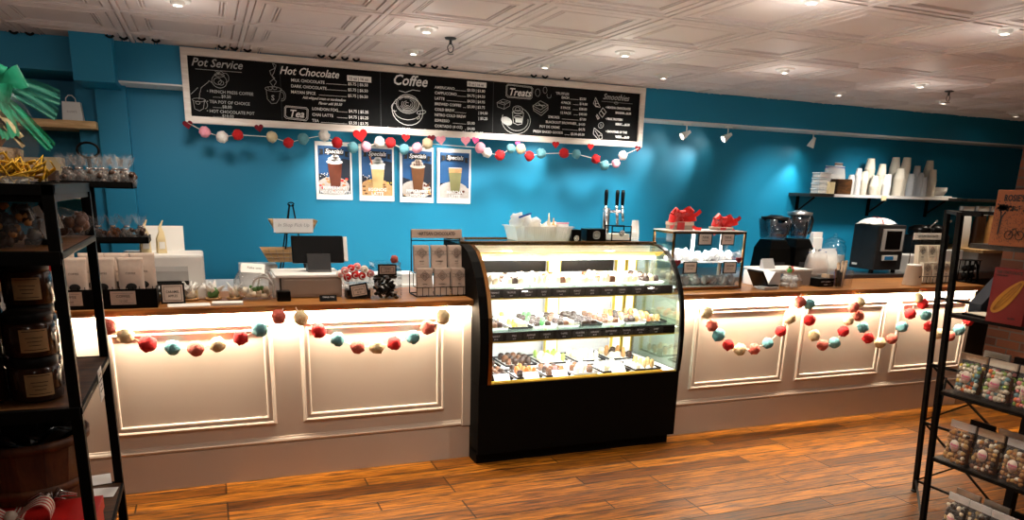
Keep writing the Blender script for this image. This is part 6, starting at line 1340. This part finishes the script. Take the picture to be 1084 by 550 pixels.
# gift basket with green tulle bow on top
gx, gy = -.40, 1.72
gk = thing('gift_basket', 'gift basket in cellophane with a big green tulle bow on the left rack', 'gift basket', (gx, gy, SH[0]))
t = M(); t.lathe([(0, 0), (.07, 0), (.085, .05), (.088, .075), (.080, .078), (.07, .02)], seg=22); part('basket', t, 'burlap', gk)
t = M(); t.surf(lambda u, v: ((.05+.035*v)*math.cos(6.2832*u), (.05+.035*v)*math.sin(6.2832*u), .075+.045*v+.012*math.sin(5*6.28*u)*v), 40, 4); part('burlap_collar', t, 'burlap', gk)
t = M()
for q in range(90):
    a = rn.uniform(0, 6.28); b_ = rn.uniform(.03, .10); t.tube([(b_*math.cos(a)+.045, b_*math.sin(a)*.6-.04, .03+rn.uniform(-.012, .03)) , (b_*math.cos(a+.4)+.045, b_*.6*math.sin(a+.4)-.045, .04+rn.uniform(-.02, .03)), (b_*math.cos(a+.9)+.03, b_*.6*math.sin(a+.8)-.05, .01+rn.uniform(0, .03))], .0032, 5, flat=.3)
part('yellow_shred', t, 'yellow_ribbon', gk)['kind'] = 'stuff'
t = M(); t.surf(lambda u, v: ((.02+.060*math.sin(2.6*v+.3)+.010*math.sin(7*6.28*u)*v)*math.cos(6.2832*u)*1.15+.02, (.03+.07*math.sin(2.6*v+.3))*math.sin(6.2832*u), .20*(1-v)+.002), 48, 8); part('cellophane', t, 'film', gk)
def loopp(t, d, n_, L_, w_, rise=.0, curl=.25):
    d = Vector(d).normalized(); n_ = Vector(n_).normalized(); up_ = d.cross(n_)
    t.surf(lambda u, v: tuple(d*L_*math.sin(PI*u)**.7+up_*(curl*L_*math.sin(2*PI*u))+n_*(v-.5)*w_*(.25+math.sin(PI*u))*(1+.08*math.sin(9*u))+Vector((0, 0, rise*u))), 18, 7)
KN = Vector((.052, -.02, .185))
t = M(); t.m = Matrix.Translation(KN)
for d, L_, w_ in [((-.1, -.1, 1), .050, .034), ((1, -.1, .35), .060, .034), ((-.9, 0, .5), .06, .04), ((.5, -.3, 1), .045, .03), ((-.5, -.4, .1), .05, .04), ((.6, -.3, -.25), .040, .03)]: loopp(t, d, Vector(d).cross(Vector((0, 1, .2))), L_, w_)
part('tulle_bow', t, 'mint', gk)
def tail(t, p0, p1, w0, w1, sag=.01):
    p0, p1 = Vector(p0), Vector(p1); n_ = (p1-p0).cross(Vector((0, 1, 0))).normalized()
    t.surf(lambda u, v: tuple(p0+(p1-p0)*u+n_*(v-.5)*(w0+(w1-w0)*math.sin(min(1, u*1.05)*PI*.75))+Vector((0, .005*math.sin(14*v+4*u), sag*math.sin(3*u)+.003*math.sin(20*v)))), 14, 10)
t = M(); t.m = Matrix.Translation(KN)
tail(t, (0, 0, 0), (.112, -.01, -.018), .012, .030, .008); tail(t, (0, 0, 0), (.105, -.02, -.048), .012, .026, .008); tail(t, (.0, .0, 0), (-.12, 0, -.05), .02, .04)
part('tulle_tail', t, 'mint_sheer', gk)
t = M(); t.m = Matrix.Translation(KN); tail(t, (0, 0, 0), (.090, -.02, -.105), .012, .022, .0); tail(t, (0, 0, 0), (.03, -.03, -.09), .02, .035, .0); tail(t, (0, 0, 0), (-.04, -.03, -.10), .02, .04, .0); part('tulle_tail', t, 'mint', gk)
t = M(); t.m = Matrix.Translation((.035, -.035, .14)); t.surf(lambda u, v: (.01+.05*u+.006*math.sin(9*v), -.01, .02-.07*u+(v-.5)*.025), 8, 6); t.surf(lambda u, v: (-.03+.04*u+.006*math.sin(9*v), -.012, .03-.07*u+(v-.5)*.022), 8, 6); part('cream_ribbon', t, 'cream_bag', gk)

# ================================================================== RIGHT RACK (foreground)
A = Vector((3.63, 2.775, 0)); B = Vector((3.155, 2.335, 0)); LEAN = Vector((-.085, 0, 0)); Ld = Vector((.02, -1, 0)); LEN = 1.0; ZR = [1.552, 1.425, 1.113, .753, .425, .068]
rk = thing('shelving_rack', 'black metal rack with cross braces holding bags of sweets at the right edge', 'rack', (0, 0, 0))
def bar(t, a, b, r=.011): t.cyl(a+LEAN*a.z, b+LEAN*b.z, r, seg=4)
ends = [A, B, A+Ld*LEN, B+Ld*LEN]
for q in ends:
    t = M(); o_ = LEAN*1.552; t.rings([[(q.x+sx_*.011+o_.x*k_, q.y+sy_*.011, .006+1.546*k_) for sx_, sy_ in ((-1, -1), (1, -1), (1, 1), (-1, 1))] for k_ in (0, 1)], True, True, False); po = part('post', t, 'black_metal', rk)
    t = M(); t.lathe([(0, 0), (.020, 0), (.020, .006), (.012, .012), (0, .012)], (q.x, q.y, 0), 12); part('foot', t, 'black_plastic', po)
q = A+Ld*.52; t = M(); t.box(q.x-.02, q.x+.02, q.y-.02, q.y+.02, 0, 1.40, .001); part('post', t, 'black_metal', rk)
t = M()
for a, b in [(A, B), (A, A+Ld*LEN), (B, B+Ld*.10)]:
    bar(t, a+Vector((0, 0, 1.545)), b+Vector((0, 0, 1.545)))
part('top_rail', t, 'black_metal', rk)
def slab(t, z, th=.016, m=0):
    P4 = [B+Vector((-.005, 0, 0)), B+Ld*LEN, A+Ld*LEN, A]
    t.rings([[(p_.x, p_.y, z-th) for p_ in P4], [(p_.x, p_.y, z) for p_ in P4]], True, True, False)
for z in ZR[2:]:
    t = M(); LZ = LEAN*z
    if z in (ZR[5],):
        for a, b in [(A, B), (A, A+Ld*LEN), (B, B+Ld*LEN)]: bar(t, a+Vector((0, 0, z)), b+Vector((0, 0, z)), .008)
        part('shelf_rail', t, 'black_metal', rk); continue
    P4 = [B, B+Ld*LEN, A+Ld*LEN, A+Ld*.0] if 0 else [B, B+Ld*LEN, A+Ld*LEN, A+Ld*.28]
    P4 = [B, B+Ld*LEN, B+Ld*LEN+Vector((.30, 0, 0)), B+Vector((.30, -.02, 0))]
    t.rings([[(p_.x+LZ.x, p_.y, z-.016) for p_ in P4], [(p_.x+LZ.x, p_.y, z) for p_ in P4]], True, True, False); part('shelf_board', t, 'black_wood', rk)
    t = M(); bar(t, A+Vector((0, 0, z-.008)), A+Ld*LEN+Vector((0, 0, z-.008)), .009); bar(t, B+Vector((0, 0, z-.010)), B+Ld*LEN+Vector((0, 0, z-.010)), .010); part('shelf_rail', t, 'black_metal', rk)
t = M(); P4 = [B+Ld*.06+LEAN*1.42, B+Ld*LEN+LEAN*1.42, B+Ld*LEN+Vector((.35, 0, 0)), B+Vector((.35, -.10, 0))]; t.rings([[(p_.x, p_.y, 1.405) for p_ in P4], [(p_.x, p_.y, 1.425) for p_ in P4]], True, True, False); part('shelf_board', t, 'black_wood', rk)
for z0, z1 in ((.425, .753), (.068, .425)):
    t = M(); bar(t, A+Vector((0, 0, z0)), A+Ld*.5+Vector((0, 0, z1)), .006); bar(t, A+Vector((0, 0, z1)), A+Ld*.5+Vector((0, 0, z0)), .006); part('cross_brace', t, 'black_metal', rk)
t = M(); bar(t, B+Vector((0, 0, .44)), B+Vector((.30, .20, .74)), .006); part('cross_brace', t, 'black_metal', rk)
# orange box with engraved picture
ob = thing('picture_box', 'orange-brown box printed with trees and a bicycle on top of the right rack', 'box', (3.03, 2.190, 1.426))
t = M(); t.box(0, .10, -.30, 0, 0, .222, .002); fb = part('box_body', t, 'orange_box', ob)
t = M(); t.text('ROSIE\'S', -.0012*0, 0, .1) if 0 else None
t.m = Matrix.Translation((-.0012, -.033, .178)); t.text('ROSIE\'S', 0, 0, .036, 0, 'LEFT', .0004, .0008, .72, facing='-X')
t.m = Matrix()
def fx(poly): t.flat([(-u, z) for u, z in poly], -.0012, 'X')
fx([(.030, .045), (.036, .045), (.040, .11), (.052, .135), (.048, .138), (.037, .118), (.030, .140), (.026, .138), (.032, .11)])
rn = random.Random(8)
for q in range(46):
    u, z, s_ = rn.gauss(.035, .012), rn.gauss(.150, .012), rn.uniform(.003, .008); fx([(u+s_*math.cos(a), z+s_*math.sin(a)*.7) for a in (0, 1, 2, 3, 4, 5)])
for q in range(60):
    u, z, s_ = rn.gauss(.060, .02), rn.gauss(.150, .006), rn.uniform(.002, .005); fx([(u+s_*math.cos(a), z+s_*math.sin(a)*.7) for a in (0, 1, 2, 3, 4, 5)])
for q in range(480):
    u, z = rn.uniform(.006, .26), rn.uniform(.008, .165); a = rn.uniform(0, 3.1); l = rn.uniform(.004, .013); 
    fx([(u, z), (u+.0012, z+.0012), (u+l*math.cos(a), z+l*math.sin(a)), (u+l*math.cos(a)-.0012, z+l*math.sin(a)+.001)])
for cx in (.080, .125):
    t.tube([(-.0014, -cx-.017*math.cos(a*.35), .045+.017*math.sin(a*.35)) for a in range(19)], .0014, 4)
for a, b in [((.080, .045), (.100, .072)), ((.100, .072), (.125, .045)), ((.080, .045), (.108, .045)), ((.090, .068), (.112, .072))]: t.tube([(-.0014, -a[0], a[1]), (-.0014, -b[0], b[1])], .0013, 4)
part('printed_picture', t, 'ink', fb)
# red book
bk2 = thing('book', 'red book with a yellow cocoa pod on the cover, standing on the right rack', 'book', (3.025, 2.135, 1.114)); bk2.rotation_euler = (0, 0, .06)
t = M(); t.box(0, .022, -.150, 0, 0, .225, .001); co = part('cover', t, 'red_dark', bk2)
t = M(); n = 22; pl = []
for q in range(n):
    a = 2*PI*q/n; u, v = .088*math.cos(a), .027*math.sin(a)*(1-.25*math.cos(a)); c_, s_ = math.cos(.92), math.sin(.92); pl.append((-(.073+u*c_-v*s_), .112+u*s_+v*c_))
t.prism(pl, -.0022, -.0004, 'X'); pod = part('printed_pod', t, 'pod_yellow', co)
t = M(); 
for off in (-.011, 0, .011):
    t.tube([(-.0026, -(.073+(u*math.cos(.92)-off*(1-(u/.09)**2)*math.sin(.92))), .112+u*math.sin(.92)+off*(1-(u/.09)**2)*math.cos(.92)) for u in (-.075, -.04, 0, .04, .075)], .0009, 4)
part('pod_lines', t, 'cocoa', pod)
t = M(); t.m = Matrix.Translation((-.0008, -.010, .203)); t.text('THE CHOCOLATE', 0, 0, .016, 0, 'LEFT', .0003, .0004, .8, facing='-X'); t.text('COMPANION', 0, -.012, .010, 0, 'LEFT', .0003, .0002, .8, facing='-X'); t.m = Matrix.Translation((-.0008, -.09, .022)); t.text('RECIPES', 0, 0, .009, 0, 'LEFT', .0003, .0002, .9, facing='-X'); part('lettering', t, 'ink', co)
t = M(); t.box(-.06, .06, -.16, 0, 0, .010, .001); single('dark_magazine', 'dark magazine lying flat at the left end of the book shelf', 'magazine', t, 'black_gloss', (3.13, 2.29, 1.114), .2)
t = M(); t.box(-.05, .04, -.10, 0, 0, .004, .0005); single('folded_leaflet', 'pale leaflet lying on the dark magazine', 'leaflet', t, 'cup_paper', (3.13, 2.255, 1.1245), -.15)
rr = thing('patterned_box', 'dark blue and gold patterned box behind the red book', 'box', (3.30, 2.28, 1.114)); t = M(); t.prism([(-.11, 0), (.10, 0), (.10, .17), (.03, .17), (-.11, .04)], 0, .06, 'Y'); part('box_body', t, 'poster_navy', rr)
t = M()
for q in range(30): u, z = rn.uniform(-.08, .09), rn.uniform(.01, .15); t.flat([(u, z), (u+.007, z), (u+.004, z+.006)], -.001) if z < u+.13 else None
part('gold_print', t, 'pod_yellow', rr)
t = M(); t.box(-.03, .03, -.10, .05, 0, .05, .002); rr = single('card_deck_box', 'small black box with gold lettering at the far end of the candy shelf', 'box', t, 'black_gloss', (3.40, 2.50, .755-.0)); rr.location = (3.36, 2.30, .755)
# bags of sweets on three shelves
def sweetbag(y, z, w, h, cols, lab, seed, head='cup_paper', grp=None, x=3.15):
    rr = thing('sweets_bag', lab, 'bag of sweets', (x, y, z), 0, grp); rn = random.Random(seed)
    d = .058
    groups = {c: M() for c in cols}
    nu, nz = int(w/.019), int(h*.72/.0185)
    for i in range(nu):
        for j in range(nz):
            for k in range(2):
                c = cols[int(rn.random()*len(cols)) % len(cols)] if cols[0] != 'candy_yellow' or j > nz*.35 else rn.choice(['candy_yellow', 'candy_orange', 'candy_cream', 'candy_blue'] )
                if c not in groups: groups[c] = M()
                g = groups[c]; rad = rn.uniform(.0095, .0125)
                yy = -w/2+.010+(w-.02)*(i+.5)/nu+rn.uniform(-.004, .004); zz = .012+(h*.70)*(j+.5)/nz+rn.uniform(-.004, .004)
                th = d*.5*(1-.5*(zz/h)); xx = -th+.004 if k == 0 else th-.006
                g.ball((xx, yy, zz), rad, 7, .35, sx=rn.uniform(.7, 1.1), sy=rn.uniform(.8, 1.25), sz=rn.uniform(.8, 1.2), seed=rn.random()*9)
    for c, g in groups.items():
        if len(g.b.verts): part('sweets', g, c, rr)['kind'] = 'stuff'
    t = M()   # backing behind the sweets; its brown paints in the shade of their gaps
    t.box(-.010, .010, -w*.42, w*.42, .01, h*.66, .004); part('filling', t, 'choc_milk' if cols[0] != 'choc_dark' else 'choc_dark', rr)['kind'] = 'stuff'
    # film pouch facing -X
    t = bag(w*1.02, h, d*1.25, '', seed=seed)
    bmesh.ops.rotate(t.b, verts=t.b.verts[:], cent=(0, 0, 0), matrix=Matrix.Rotation(-PI/2, 3, 'Z')); part('pouch', t, 'cello', rr)
    t = M(); t.box(-.004, .004, -w*.51, w*.51, h*.84, h*1.01, .001); t.m = Matrix.Translation((0, 0, 0)); part('header', t, head, rr)
    t = M(); t.m = Matrix.Translation((-d*.5-.006, .0, h*.46)) @ Matrix.Rotation(-PI/2, 4, 'Y') @ Matrix.Scale(.82, 4, (0, 1, 0)); t.lathe([(0, .0), (w*.235, 0), (w*.235, .001), (0, .001)], seg=24, cap=False); st = part('round_sticker', t, 'stripe_white', rr)
    t = M(); t.m = Matrix.Translation((-d*.5-.0085, 0, h*.46)); t.text("Rosie's", 0, -.002, w*.13, .3, 'CENTER', .0002, .0003, .9, facing='-X'); t.text('CONFECTIONS', 0, -.012, w*.055, 0, 'CENTER', .0002, 0, .8, facing='-X'); part('sticker_print', t, 'ink_pink', st)
    return rr
past = ['candy_cream', 'candy_pink', 'candy_blue', 'candy_cream', 'candy_lime', 'candy_cream', 'candy_orange']
yel = ['candy_yellow', 'candy_cream', 'candy_blue', 'candy_cream', 'candy_cream', 'candy_lime']
nuts = ['sugar', 'popcorn', 'choc_milk', 'popcorn', 'choc_dark', 'candy_cream']
cho = ['choc_dark', 'choc_dark', 'candy_cream', 'choc_dark', 'sugar']
for i in range(4):
    y = 2.235-i*.136
    w_ = ['farthest', 'second farthest', 'third, cut by the picture edge', 'nearest, outside the picture'][i]
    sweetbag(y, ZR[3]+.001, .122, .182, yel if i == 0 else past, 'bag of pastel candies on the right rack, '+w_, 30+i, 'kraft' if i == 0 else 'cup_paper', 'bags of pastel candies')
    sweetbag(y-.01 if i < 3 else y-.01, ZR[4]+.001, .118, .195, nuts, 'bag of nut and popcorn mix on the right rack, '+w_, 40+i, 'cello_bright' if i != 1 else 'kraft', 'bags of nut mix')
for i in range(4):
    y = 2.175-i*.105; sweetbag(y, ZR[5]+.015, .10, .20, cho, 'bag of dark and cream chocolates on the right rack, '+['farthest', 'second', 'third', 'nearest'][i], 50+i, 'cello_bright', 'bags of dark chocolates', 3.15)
t = M(); P4 = [B, B+Ld*LEN, B+Ld*LEN+Vector((.30, 0, 0)), B+Vector((.30, -.02, 0))]; t.rings([[(p_.x, p_.y, ZR[5]-.002) for p_ in P4], [(p_.x, p_.y, ZR[5]+.012) for p_ in P4]], True, True, False); part('shelf_board', t, 'black_wood', rk)
for row, z in ((0, ZR[3]), (1, ZR[4]), (2, ZR[5]+.014)):
    for i in range(3):
        rr = thing('foil_pouch', 'foil topped pouch behind bags, %s candy shelf of right rack, %s from far end' % (['upper', 'middle', 'lowest'][row], ORD[i]), 'pouch', (3.245, 2.20-i*.14, z+.001), -PI/2, 'pouches at the back of the right rack')
        part('pouch', bag(.12, .19, .055, '', seed=60+i+row), 'choc_dark', rr); t = M(); t.box(-.06, .06, -.006, .006, .165, .195, .001); part('seal', t, ['steel', 'black_gloss', 'steel'][(i+row) % 3], rr)
